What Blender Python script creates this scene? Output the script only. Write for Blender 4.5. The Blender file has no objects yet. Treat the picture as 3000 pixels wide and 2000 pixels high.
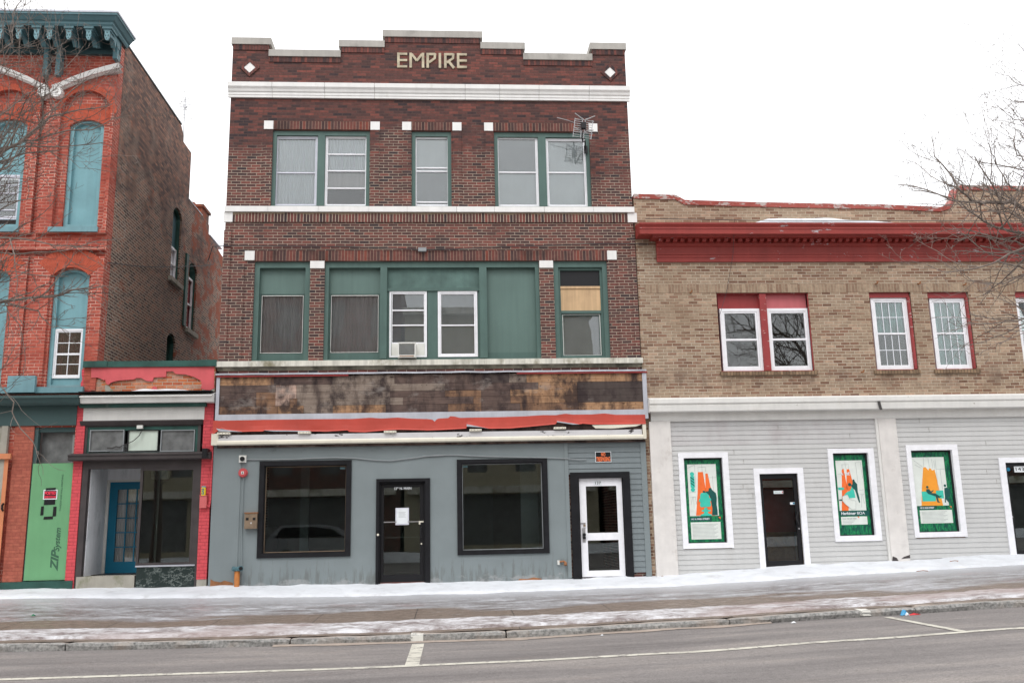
import bpy, math, random
from mathutils import Vector, noise
from mathutils.geometry import tessellate_polygon
SC = bpy.context.scene
COL = SC.collection
rad = math.radians
# ------------------------------------------------------------------ camera
CAM = Vector((0, -19.5, 1.6)); YAW, PIT, ROL, FK = rad(3.948), rad(11.315), rad(-1.22), 1.7594
cy, sy, cp, sp, cr, sr = math.cos(YAW), math.sin(YAW), math.cos(PIT), math.sin(PIT), math.cos(ROL), math.sin(ROL)
fw = Vector((sy*cp, cy*cp, sp)); r0 = Vector((cy, -sy, 0)); u0 = r0.cross(fw)
rt = cr*r0 + sr*u0; up = -sr*r0 + cr*u0
cd = bpy.data.cameras.new('camera'); cam = bpy.data.objects.new('camera', cd); COL.objects.link(cam)
from mathutils import Matrix
cam.matrix_world = Matrix(((rt.x, up.x, -fw.x, CAM.x), (rt.y, up.y, -fw.y, CAM.y), (rt.z, up.z, -fw.z, CAM.z), (0, 0, 0, 1)))
cd.sensor_width = 36; cd.lens = FK*18; cd.clip_start = .1; cd.clip_end = 2000
SC.camera = cam
# ------------------------------------------------------------------ light
W = bpy.data.worlds.new('World'); SC.world = W; W.use_nodes = True
wn = W.node_tree; wn.nodes.clear()
def wnode(t): return wn.nodes.new(t)
sky = wnode('ShaderNodeTexSky'); sky.sky_type = 'NISHITA'; sky.sun_disc = False
SUN_EL, SUN_AZ = rad(52), rad(200)
sky.sun_elevation = SUN_EL; sky.sun_rotation = SUN_AZ
b1 = wnode('ShaderNodeBackground'); b1.inputs[1].default_value = .025
wn.links.new(sky.outputs[0], b1.inputs[0])
tc = wnode('ShaderNodeTexCoord'); sx = wnode('ShaderNodeSeparateXYZ'); wn.links.new(tc.outputs['Generated'], sx.inputs[0])
mr = wnode('ShaderNodeMapRange'); wn.links.new(sx.outputs[2], mr.inputs[0])
mr.inputs[1].default_value = 0; mr.inputs[2].default_value = 1; mr.inputs[3].default_value = .86; mr.inputs[4].default_value = 1.34
b2 = wnode('ShaderNodeBackground'); b2.inputs[0].default_value = (1.0, .99, .975, 1)
wn.links.new(mr.outputs[0], b2.inputs[1])
ad = wnode('ShaderNodeAddShader'); wn.links.new(b1.outputs[0], ad.inputs[0]); wn.links.new(b2.outputs[0], ad.inputs[1])
wo = wnode('ShaderNodeOutputWorld'); wn.links.new(ad.outputs[0], wo.inputs[0])
ld = bpy.data.lights.new('sun', 'SUN'); ld.energy = .9; ld.angle = rad(25); ld.color = (1, .985, .97)
sun = bpy.data.objects.new('sun', ld); COL.objects.link(sun)
sd = Vector((math.sin(SUN_AZ)*math.cos(SUN_EL), math.cos(SUN_AZ)*math.cos(SUN_EL), math.sin(SUN_EL)))
sun.rotation_euler = sd.to_track_quat('Z', 'Y').to_euler()
SC.view_settings.view_transform = 'Standard'; SC.view_settings.look = 'None'
SC.view_settings.exposure = .45; SC.view_settings.gamma = 1
# ------------------------------------------------------------------ measuring the facade planes (3000x2000 photo)
Z = dict(A=(0, 0, .38272), B=(600, 50, .38272), C=(1200, 50, .38272), D=(1850, 500, .41465), E=(0, 550, .38272), F=(600, 600, .38272),
         G=(1200, 600, .38272), H=(2400, 150, .44643), I=(0, 1130, .39545), J=(600, 1150, .38272), K=(1200, 1150, .38272),
         L=(1850, 1150, .38265), M=(2400, 1100, .41465), N=(2300, 800, .29762), O=(600, 1060, .27636), Q=(1250, 1060, .28486),
         U=(0, 1400, .21043), X=(0, 0, 1.0))
def ray(c, x, y):
    a = Z[c]; px, py = a[0]+x*a[2], a[1]+y*a[2]
    return (px-1500)/1500*rt - (py-1000)/1500*up + FK*fw
def P(c, x, y, d=0.):            # point of the plane Y = d
    v = ray(c, x, y); q = CAM + v*((d-CAM.y)/v.y); return (q.x, q.z)
def S(c, x, y, X):               # point of the plane X = const -> (y, z)
    v = ray(c, x, y); q = CAM + v*((X-CAM.x)/v.x); return (q.y, q.z)
def R(c, l, t, r, b, d=0., c2=None):   # upright rectangle on plane Y = d (edges read at their middles)
    c2 = c2 or c
    x0 = P(c, l, (t+b)/2, d)[0]; x1 = P(c2, r, (t+b)/2, d)[0]
    if c == c2: m = (l+r)/2; z1 = P(c, m, t, d)[1]; z0 = P(c, m, b, d)[1]
    else: z1 = (P(c, l, t, d)[1]+P(c2, r, t, d)[1])/2; z0 = (P(c, l, b, d)[1]+P(c2, r, b, d)[1])/2
    return x0, x1, z0, z1
# ------------------------------------------------------------------ materials
class NT:
    def __init__(s, name, rough=.8, spec=.3, metal=0):
        s.m = bpy.data.materials.new(name); s.m.use_nodes = True; s.t = s.m.node_tree
        s.b = s.t.nodes['Principled BSDF']; s.out = s.t.nodes['Material Output']
        s.b.inputs['Roughness'].default_value = rough; s.b.inputs['Specular IOR Level'].default_value = spec
        s.b.inputs['Metallic'].default_value = metal
        s.geo = s.t.nodes.new('ShaderNodeNewGeometry')
        s.sep = s.t.nodes.new('ShaderNodeSeparateXYZ'); s.t.links.new(s.geo.outputs['Position'], s.sep.inputs[0])
        s.x, s.y, s.z = s.sep.outputs
    def put(s, sock, v):
        if isinstance(v, bpy.types.NodeSocket): s.t.links.new(v, sock)
        elif v is not None:
            if isinstance(v, (tuple, list)) and len(v) == 3 and sock.type == 'RGBA': v = (*v, 1)
            sock.default_value = v
    def mt(s, op, a, b=None, c=None, cl=False):
        n = s.t.nodes.new('ShaderNodeMath'); n.operation = op; n.use_clamp = cl
        for i, v in enumerate((a, b, c)):
            if v is not None: s.put(n.inputs[i], v)
        return n.outputs[0]
    def vec(s, x, y, z):
        n = s.t.nodes.new('ShaderNodeCombineXYZ')
        for i, v in enumerate((x, y, z)): s.put(n.inputs[i], v)
        return n.outputs[0]
    def pos(s, kx=1, ky=1, kz=1, o=0):
        return s.vec(s.mt('MULTIPLY_ADD', s.x, kx, o), s.mt('MULTIPLY', s.y, ky), s.mt('MULTIPLY', s.z, kz))
    def noise(s, v, scale=1, det=3, rough=.55):
        n = s.t.nodes.new('ShaderNodeTexNoise'); s.put(n.inputs['Vector'], v)
        n.inputs['Scale'].default_value = scale; n.inputs['Detail'].default_value = det; n.inputs['Roughness'].default_value = rough
        return n.outputs[0]
    def wn(s, v):
        n = s.t.nodes.new('ShaderNodeTexWhiteNoise'); s.put(n.inputs[0], v); return n.outputs[0]
    def mr(s, v, a, b, c=0., d=1.):
        n = s.t.nodes.new('ShaderNodeMapRange'); n.clamp = True
        for i, q in enumerate((v, a, b, c, d)): s.put(n.inputs[i], q)
        return n.outputs[0]
    def mix(s, f, a, b, mode='MIX'):
        n = s.t.nodes.new('ShaderNodeMix'); n.data_type = 'RGBA'; n.blend_type = mode
        s.put(n.inputs[0], f); s.put(n.inputs[6], a); s.put(n.inputs[7], b); return n.outputs[2]
    def ramp(s, f, stops, const=False):
        n = s.t.nodes.new('ShaderNodeValToRGB'); e = n.color_ramp.elements
        if const: n.color_ramp.interpolation = 'CONSTANT'
        while len(e) < len(stops): e.new(.5)
        for q, (p_, c_) in zip(e, stops): q.position = p_; q.color = (*c_, 1)
        s.put(n.inputs[0], f); return n.outputs[0]
    def scale(s, col, v):   # colour times value
        n = s.t.nodes.new('ShaderNodeVectorMath'); n.operation = 'SCALE'; s.put(n.inputs[0], col); s.put(n.inputs[3], v); return n.outputs[0]
    def bump(s, h, dist=.01, st=.6):
        n = s.t.nodes.new('ShaderNodeBump'); n.inputs['Strength'].default_value = st; n.inputs['Distance'].default_value = dist
        s.put(n.inputs['Height'], h); s.t.links.new(n.outputs[0], s.b.inputs['Normal'])
    def fin(s, col, rough=None):
        s.put(s.b.inputs['Base Color'], col)
        if rough is not None: s.put(s.b.inputs['Roughness'], rough)
        return s.m
def brick(name, pal, mortar, w=.212, h=.0685, m=.011, soldier=False, dirt=None, mort2=None, ph=0., paint=None, extra=None, wash=0):
    s = NT(name, .88, .25)
    ns = s.t.nodes.new('ShaderNodeSeparateXYZ'); s.t.links.new(s.geo.outputs['True Normal'], ns.inputs[0])
    a = s.mt('GREATER_THAN', s.mt('ABSOLUTE', ns.outputs[1]), .5)
    u = s.mt('ADD', s.mt('MULTIPLY', s.x, a), s.mt('MULTIPLY', s.y, s.mt('SUBTRACT', 1, a)))
    wob = s.mt('MULTIPLY_ADD', s.noise(s.pos(), 1.3, 2), .02, 0)
    if soldier:
        uu = s.mt('DIVIDE', u, h*1.04); v = s.mt('DIVIDE', s.z, 50.); row = s.mt('FLOOR', v)
        fu = s.mt('FRACT', uu); du = s.mt('MULTIPLY', s.mt('MINIMUM', fu, s.mt('SUBTRACT', 1, fu)), h*1.04); dv = du
    else:
        v = s.mt('ADD', s.mt('DIVIDE', s.mt('ADD', s.z, wob), h), ph); row = s.mt('FLOOR', v)
        off = s.mt('MULTIPLY', s.mt('MODULO', s.mt('ABSOLUTE', row), 2), .5)
        jit = s.mt('MULTIPLY', s.wn(s.vec(row, 3.3, 1.7)), .12)
        uu = s.mt('ADD', s.mt('ADD', s.mt('DIVIDE', u, w), off), jit); fu = s.mt('FRACT', uu); fv = s.mt('FRACT', v)
        du = s.mt('MULTIPLY', s.mt('MINIMUM', fu, s.mt('SUBTRACT', 1, fu)), w)
        dv = s.mt('MULTIPLY', s.mt('MINIMUM', fv, s.mt('SUBTRACT', 1, fv)), h)
    rnd = s.wn(s.vec(s.mt('FLOOR', uu), row, .5))
    d = s.mt('MINIMUM', du, dv)
    mask = s.mr(d, m*.35, m*.65)                      # 1 = brick
    n1 = s.noise(s.pos(), 14, 4); n2 = s.noise(s.pos(o=7), .7, 5)
    bc = s.ramp(s.mt('ADD', s.mt('MULTIPLY_ADD', n2, .5, -.25), rnd), pal)
    bc = s.scale(bc, s.mr(n1, .3, .7, .8, 1.2))
    mc = mortar
    if mort2: mc = s.mix(s.mr(s.mt('ADD', s.noise(s.pos(o=3), .9, 4), mort2[1](s) if len(mort2) > 1 else 0), .42, .62), mortar, mort2[0])
    col = s.mix(mask, mc, bc)
    if paint:   # (colour, lo, hi): painted over the bricks, worn off where the noise says so
        pm = s.mr(s.mt('ADD', s.noise(s.pos(o=11), 2.4, 6, .65), paint[3](s) if len(paint) > 3 else 0), paint[1], paint[2])
        pc = s.scale(s.mix(s.mr(mask, 0, 1), tuple(q*.72 for q in paint[0]), paint[0]), s.mr(n1, .3, .7, .9, 1.1))
        col = s.mix(pm, col, pc)
    if dirt:    # (colour, lo, hi, scale)
        dm = s.mr(s.noise(s.vec(s.mt('MULTIPLY', u, 1.), 5., s.mt('MULTIPLY', s.z, .7)), dirt[3], 6, .6), dirt[1], dirt[2])
        col = s.mix(s.mt('MULTIPLY', dm, .75), col, dirt[0])
    if extra: col = extra(s, col, u)
    s.bump(s.mt('ADD', s.mt('MULTIPLY', mask, 1), s.mt('MULTIPLY', n1, .4)), .007, .7)
    return s.fin(col)
def paint(name, c, rough=.55, var=.14, sc=2.5, streak=0., chip=None, spec=.35, bump=.25, metal=0, dirt=None):
    s = NT(name, rough, spec, metal)
    n = s.noise(s.pos(), sc, 5); col = s.scale(c, s.mr(n, .3, .7, 1-var, 1+var))
    if streak:
        k = s.noise(s.pos(9, 9, .55), 1.2, 4); col = s.scale(col, s.mr(k, .35, .7, 1, 1-streak))
    if dirt: col = s.mix(s.mr(s.noise(s.pos(1, 1, .6, 5), dirt[3], 6, .65), dirt[1], dirt[2]), col, dirt[0])
    h = s.noise(s.pos(), 60, 3)
    if chip:
        cm = s.mr(s.noise(s.pos(1, 1, 2.2), chip[2], 6, .7), chip[1], chip[1]+.025)
        col = s.mix(cm, col, chip[0]); h = s.mt('SUBTRACT', h, cm)
    s.bump(h, .003, bump)
    return s.fin(col)
def flat(name, c, rough=.6, spec=.3, metal=0): return paint(name, c, rough, .06, 6, 0, None, spec, .05, metal)
def glass(name, tint=(.95, .97, .96), wav=.0, ior=1.72):
    s = NT(name); t = s.t; t.nodes.remove(s.b)
    tr = t.nodes.new('ShaderNodeBsdfTransparent'); tr.inputs[0].default_value = (*tint, 1)
    gl = t.nodes.new('ShaderNodeBsdfGlossy'); gl.inputs['Roughness'].default_value = .0; gl.inputs[0].default_value = (1, 1, 1, 1)
    fr = t.nodes.new('ShaderNodeFresnel'); fr.inputs[0].default_value = ior
    mx = t.nodes.new('ShaderNodeMixShader'); t.links.new(fr.outputs[0], mx.inputs[0]); t.links.new(tr.outputs[0], mx.inputs[1]); t.links.new(gl.outputs[0], mx.inputs[2])
    t.links.new(mx.outputs[0], s.out.inputs[0])
    if wav:
        bn = t.nodes.new('ShaderNodeBump'); bn.inputs['Strength'].default_value = 1; bn.inputs['Distance'].default_value = wav
        t.links.new(s.noise(s.pos(), 2.2, 1), bn.inputs['Height']); t.links.new(bn.outputs[0], gl.inputs['Normal']); t.links.new(bn.outputs[0], fr.inputs['Normal'])
    return s.m
M = {}
ER = [(0, (.046, .033, .036)), (.12, (.068, .040, .039)), (.35, (.100, .048, .044)), (.6, (.125, .053, .046)), (.85, (.152, .058, .049)), (1, (.20, .068, .055))]
M['b_emp'] = brick('maroon_brick', ER, (.40, .33, .26), h=.0665, dirt=((.055, .036, .035), .62, .85, .9),
                   mort2=((.10, .06, .05), lambda s: s.mr(s.z, 9.3, 11.4, -.12, .4)))
M['b_sol'] = brick('maroon_soldier_brick', ER[1:5] + [(1, (.19, .055, .04))], (.30, .20, .15), soldier=True, m=.010, dirt=((.04, .025, .022), .5, .7, 1.6))
SBZ = 8.40
M['b_sol2'] = brick('stained_soldier_brick', ER, (.48, .40, .31), soldier=True, m=.012,
    extra=lambda s, c, u: s.mix(s.mt('MULTIPLY', s.mr(s.mt('ADD', s.noise(s.pos(1, 1, .3, 4), 1.6, 4), s.mr(s.z, SBZ, SBZ+.07, -.3, .10)), .45, .55), .8), c, (.27, .21, .14)))
M['b_red'] = brick('painted_red_brick', [(0, (.30, .062, .045)), (.5, (.375, .082, .057)), (1, (.44, .105, .072))], (.62, .37, .30), h=.072, w=.215, m=.0125,
                   mort2=((.36, .085, .055),), dirt=((.22, .05, .035), .6, .8, .8))
M['b_sideE'] = brick('old_brown_brick', [(0, (.10, .066, .058)), (.4, (.185, .112, .090)), (.75, (.25, .138, .102)), (1, (.32, .16, .112))], (.50, .44, .36), h=.07, m=.015,
                   mort2=((.09, .07, .06), lambda s: s.mr(s.z, 7.5, 11.5, -.25, .2)), dirt=((.085, .062, .055), .54, .80, .7),
                   extra=lambda s, c, u: s.mix(s.mr(s.mt('ADD', s.noise(s.pos(1, 1, 1.5, 9), 1.3, 7, .7), s.mr(s.y, 4.5, 7.5, -.02, .13)), .60, .68), c, (.30, .085, .045)))
M['b_tan'] = brick('tan_brick', [(0, (.165, .092, .062)), (.2, (.25, .142, .096)), (.45, (.29, .205, .142)), (.8, (.34, .25, .178)), (1, (.42, .29, .205))], (.50, .43, .34), h=.069, w=.215, m=.0125,
                   mort2=((.42, .345, .25),), dirt=((.24, .17, .115), .54, .78, .9),
    extra=lambda s, c, u: s.mix(s.mt('MULTIPLY', s.mt('MULTIPLY', s.mr(s.z, 4.25, 4.5), s.mr(s.z, 4.95, 4.7)), s.mr(s.noise(s.pos(1.3, 1, .7, 40), 1.6, 5, .7), .46, .62, 0, .65)), c, (.15, .10, .075)))
M['b_tansol'] = brick('tan_soldier_brick', [(0, (.23, .145, .10)), (.5, (.30, .215, .15)), (1, (.37, .275, .195))], (.38, .31, .225), soldier=True, m=.009)
M['b_tansill'] = brick('tan_sill_brick', [(0, (.15, .10, .065)), (.5, (.22, .15, .095)), (1, (.28, .19, .12))], (.10, .07, .05), soldier=True, m=.012)
M['b_pink'] = brick('pink_painted_brick', [(0, (.45, .16, .09)), (.5, (.52, .20, .11)), (1, (.42, .24, .18))], (.38, .28, .22), h=.07, paint=((.62, .085, .10), .28, .30))
M['b_peel'] = brick('peeling_pink_brick', [(0, (.38, .10, .05)), (.5, (.52, .17, .07)), (1, (.42, .24, .18))], (.42, .32, .24), h=.07, m=.014,
                    paint=((.60, .105, .115), .62, .64), dirt=((.33, .27, .22), .60, .63, 3))
M['b_opp'] = brick('dark_red_brick', ER, (.3, .25, .2))
M['b_pier'] = brick('faded_red_brick', [(0, (.34, .095, .065)), (1, (.40, .12, .08))], (.30, .08, .06), m=.007, h=.07)
M['terra'] = paint('white_terracotta', (.78, .77, .75), .35, .05, 3, .06, dirt=((.52, .50, .44), .62, .78, 1.5))
M['terra_d'] = paint('stained_terracotta', (.70, .68, .60), .5, .1, 3, .3, dirt=((.22, .20, .13), .50, .68, 2.2))
M['terra_s'] = paint('mossy_terracotta', (.26, .24, .18), .6, .2, 4, .3, dirt=((.07, .065, .045), .45, .62, 2))
M['cope'] = paint('grey_coping_stone', (.40, .38, .35), .85, .1, 2, .1, dirt=((.22, .21, .19), .55, .75, 2))
M['cream_tile'] = paint('cream_tile', (.44, .38, .27), .5, .3, 5)
M['green'] = paint('dull_green_paint', (.080, .138, .122), .55, .10, 2, .12, chip=((.26, .25, .2), .715, 3))
M['green_p'] = paint('green_panel_paint', (.108, .172, .153), .5, .10, .9, .1)
M['green_d'] = paint('weathered_green_plywood', (.09, .155, .138), .6, .28, 3, .1)
M['white_v'] = flat('white_window_vinyl', (.84, .84, .87), .35)
M['white_l'] = flat('lilac_white_aluminium', (.62, .63, .70), .35)
M['teal'] = paint('teal_paint', (.085, .175, .20), .5, .12, 2, .12)
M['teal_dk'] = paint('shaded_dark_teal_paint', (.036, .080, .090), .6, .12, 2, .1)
M['teal_l'] = paint('light_teal_paint', (.17, .32, .36), .5, .12, 2, .15, dirt=((.12, .25, .28), .5, .75, 1.2))
M['teal_m'] = paint('mid_teal_paint', (.18, .36, .40), .55, .12, 2, .1, chip=((.30, .25, .16), .74, 3))
M['dgreen'] = paint('dark_green_paint', (.045, .085, .085), .6, .1, 2)
M['dgreen2'] = paint('bottle_green_paint', (.022, .075, .062), .6, .35, 3, .1, dirt=((.12, .15, .13), .6, .8, 3))
M['wpeel'] = paint('peeling_white_paint', (.72, .71, .68), .6, .06, 3, .05, chip=((.30, .27, .22), .68, 2.2), dirt=((.52, .49, .42), .6, .85, 1.2))
M['wstone'] = paint('white_painted_stone', (.70, .67, .64), .5, .08, 4, .05, dirt=((.45, .40, .36), .6, .8, 3))
M['grey'] = paint('slate_grey_paint', (.205, .238, .245), .6, .05, 1.4, .03, dirt=((.17, .20, .21), .62, .8, 1.1))
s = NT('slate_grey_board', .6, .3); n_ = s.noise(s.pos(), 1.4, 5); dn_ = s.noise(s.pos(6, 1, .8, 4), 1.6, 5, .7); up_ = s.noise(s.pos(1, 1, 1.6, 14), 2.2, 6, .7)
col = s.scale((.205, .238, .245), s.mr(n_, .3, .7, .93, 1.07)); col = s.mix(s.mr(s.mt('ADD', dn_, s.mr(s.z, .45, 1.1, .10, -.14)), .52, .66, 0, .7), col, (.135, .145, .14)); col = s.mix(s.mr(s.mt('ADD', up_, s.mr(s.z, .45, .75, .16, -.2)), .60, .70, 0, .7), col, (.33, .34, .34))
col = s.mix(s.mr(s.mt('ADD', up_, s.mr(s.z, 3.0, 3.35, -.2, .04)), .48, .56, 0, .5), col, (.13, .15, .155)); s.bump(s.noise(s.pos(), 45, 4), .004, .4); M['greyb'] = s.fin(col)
M['grey2'] = paint('slate_grey_clapboard', (.185, .215, .225), .6, .07, 2, .05)
M['black'] = paint('black_brown_wood', (.011, .011, .013), .65, .25, 5, 0, chip=((.14, .10, .09), .74, 6), spec=.2)
M['blk'] = flat('black_metal', (.012, .012, .014), .4)
M['siding'] = paint('pale_grey_vinyl', (.545, .545, .535), .5, .05, 1.2, .04, dirt=((.43, .42, .40), .58, .80, 1.7))
M['sidingd'] = paint('dirty_grey_vinyl', (.525, .52, .515), .5, .05, 1.2, .05, dirt=((.43, .40, .40), .46, .72, 1.8))
M['red'] = paint('cornice_red_paint', (.285, .038, .030), .5, .12, 2, .12, chip=((.38, .34, .35), .635, 2.6))
M['redt'] = paint('red_window_paint', (.27, .033, .033), .5, .14, 2, .1)
M['redp'] = paint('faded_red_board', (.47, .12, .13), .6, .12, 1.5, .1)
M['redm'] = paint('bright_red_metal', (.46, .062, .042), .5, .14, 1.5, .05, chip=((.75, .72, .72), .735, 5))
M['redc'] = paint('chipped_red_coping', (.40, .10, .08), .6, .15, 3, 0, chip=((.55, .47, .44), .53, 3.5))
M['redf'] = paint('flaking_red_frame', (.29, .042, .042), .6, .15, 3, 0, chip=((.50, .40, .36), .60, 6))
M['silver'] = paint('dull_silver_metal', (.50, .51, .56), .45, .12, 2.5, .1, metal=.2)
M['silver_s'] = paint('scuffed_silver_metal', (.58, .57, .58), .5, .08, 2.5, .0, chip=((.04, .035, .035), .60, 3.4))
M['cream'] = paint('cream_metal', (.72, .68, .57), .45, .06, 2, .05)
M['snow'] = paint('snow', (.66, .68, .715), .8, .09, 2.2, 0, bump=1.0, dirt=((.50, .505, .52), .55, .75, 2.6))
M['glass'] = glass('window_glass'); M['glassw'] = glass('old_window_glass', wav=.004)
M['glassd'] = glass('tinted_shop_glass', (.80, .86, .84), .0, 1.62)
M['blind'] = paint('pale_window_blind', (.80, .83, .88), .8, .05, 1.5, .04)
M['blindg'] = paint('grey_insect_screen', (.46, .47, .51), .8, .08, 2, .05)
M['curt'] = paint('white_net_curtain', (.80, .83, .89), .9, .04, 1.2, .03)
M['curtg'] = paint('grey_brown_curtain', (.60, .56, .58), .9, .12, 1.5, .2)
M['curtr'] = paint('dark_red_curtain', (.26, .05, .06), .9, .35, 4, .5)
M['curtd'] = paint('dark_curtain', (.030, .027, .030), .9, .3, 2, .5)
M['teal_sheer'] = paint('mint_sheer_curtain', (.36, .66, .64), .9, .25, 3, .3)
M['int'] = paint('dark_interior_plaster', (.24, .25, .245), .9, .2, 1)
M['intf'] = paint('interior_floorboards', (.20, .18, .16), .7, .2, 1)
M['ply'] = paint('raw_plywood', (.62, .42, .24), .7, .10, 3, .25)
M['blued'] = paint('bright_blue_door_paint', (.010, .165, .28), .4, .08, 2)
M['zip'] = paint('green_coated_sheathing', (.14, .34, .165), .6, .05, 2, .05)
M['zipt'] = flat('dark_green_print', (.045, .115, .07), .7)
M['marble'] = None
M['conc'] = paint('mossy_concrete', (.36, .34, .29), .9, .12, 3, .1, dirt=((.15, .16, .08), .55, .72, 3))
M['wwall'] = paint('scuffed_white_wall', (.80, .81, .84), .8, .08, 2, .1, dirt=((.55, .57, .59), .52, .7, 4))
M['fade'] = paint('light_wood_transom', (.60, .68, .60), .7, .06, 2, .08)
M['dirtyg'] = paint('fogged_glass', (.16, .165, .165), .25, .35, 4, .1)
M['brownm'] = paint('dark_brown_paint', (.055, .046, .046), .6, .2, 3, 0, chip=((.22, .19, .17), .72, 5))
M['orange'] = paint('orange_rusty_paint', (.50, .18, .045), .6, .2, 4, .2, dirt=((.18, .10, .06), .6, .75, 3))
M['brass'] = paint('tan_weathered_metal', (.26, .19, .13), .5, .18, 6, .1, metal=.3)
M['alarm'] = flat('faded_red_plastic', (.50, .085, .09), .4)
M['steel'] = flat('bare_steel', (.45, .45, .46), .35, .5, .7)
M['galv'] = flat('dull_grey_pvc', (.28, .30, .31), .5)
M['cable'] = flat('dark_cable_sheath', (.06, .055, .055), .6)
M['paper'] = flat('white_paper', (.75, .78, .80), .6)
M['posterw'] = flat('poster_white', (.72, .76, .71), .5)
M['teal_i'] = flat('poster_turquoise', (.05, .52, .40), .5); M['org_i'] = flat('poster_orange', (.85, .16, .035), .5); M['yel_i'] = flat('poster_amber', (.85, .33, .035), .5)
M['drk_i'] = flat('poster_dark_green', (.010, .085, .075), .5); M['line_i'] = flat('poster_grey_line', (.42, .45, .44), .6)
M['o_sign'] = flat('fluorescent_orange', (.90, .20, .07), .5); M['p_sign'] = flat('fluorescent_pink_red', (.85, .045, .09), .5)
M['rline'] = paint('worn_road_paint', (.55, .53, .46), .7, .14, 6, 0, chip=((.26, .24, .225), .56, 9), dirt=((.36, .34, .30), .5, .7, 3))
M['rust'] = paint('rusty_metal', (.28, .12, .05), .7, .3, 8)
M['bark'] = paint('grey_brown_bark', (.19, .155, .135), .9, .25, 9)
M['ac'] = flat('off_white_enamel', (.68, .68, .64), .4); M['acg'] = flat('grey_louvre', (.34, .35, .34), .5)
s = NT('green_leafy_print', .5); wv = s.noise(s.pos(9, 1, 3), 2.4, 3); M['leaf'] = s.fin(s.ramp(wv, [(.35, (.003, .060, .045)), (.5, (.006, .13, .065)), (.56, (.015, .28, .085)), (.62, (.006, .13, .07))]))
s = NT('dark_green_marble', .25, .5); q = s.noise(s.pos(1, 1, 1.8, 3), 3.4, 7, .75); q2 = s.noise(s.pos(1, 1, 1, 9), 2.5, 3)
M['marble'] = s.fin(s.mix(s.mt('MULTIPLY', s.mr(s.mt('ABSOLUTE', s.mt('SUBTRACT', q, .5)), .022, .0), s.mr(q2, .42, .6, 0, .8)), (.018, .030, .028), (.30, .34, .32)))
# wood fascia: individual planks, stained
def wood(name, a, b, c):
    s = NT(name, .85, .2); g = s.noise(s.pos(1.2, 1, 22), 1.6, 5, .65); st = s.noise(s.pos(2.2, 1, .8, 3), 1.3, 5, .65)
    kn = s.noise(s.pos(3, 1, 7, 8), 1.8, 2); gr = s.noise(s.pos(1.3, 1, 1.0, 50), 1.5, 6, .68); wh = s.noise(s.pos(1.5, 1, 2.5, 70), 1.3, 6, .7)
    col = s.mix(s.mr(g, .35, .65), a, b); col = s.mix(s.mr(st, .50, .66), col, c); col = s.mix(s.mr(kn, .70, .76), col, (.03, .015, .01)); col = s.mix(s.mr(gr, .50, .62, 0, .88), col, (.034, .024, .025)); vs_ = s.noise(s.pos(3.2, 1, .6, 33), 1.5, 5, .7); col = s.mix(s.mr(vs_, .54, .66, 0, .5), col, (.05, .035, .034)); col = s.mix(s.mr(wh, .56, .70, 0, .45), col, (.36, .32, .29))
    s.bump(g, .004, .5); return s.fin(col)
WD = [wood('dark_weathered_plank', (.085, .058, .050), (.145, .100, .085), (.032, .023, .022)),
      wood('grey_weathered_plank', (.18, .138, .112), (.28, .225, .185), (.095, .070, .060)),
      wood('orange_bare_plank', (.30, .16, .085), (.44, .27, .155), (.10, .055, .038)),
      wood('pale_pink_plank', (.42, .28, .22), (.52, .38, .31), (.26, .16, .12)),
      wood('brown_stained_plank', (.17, .095, .06), (.26, .15, .09), (.045, .03, .027)),
      wood('charcoal_plank', (.075, .058, .052), (.085, .066, .060), (.060, .048, .044))]
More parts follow.
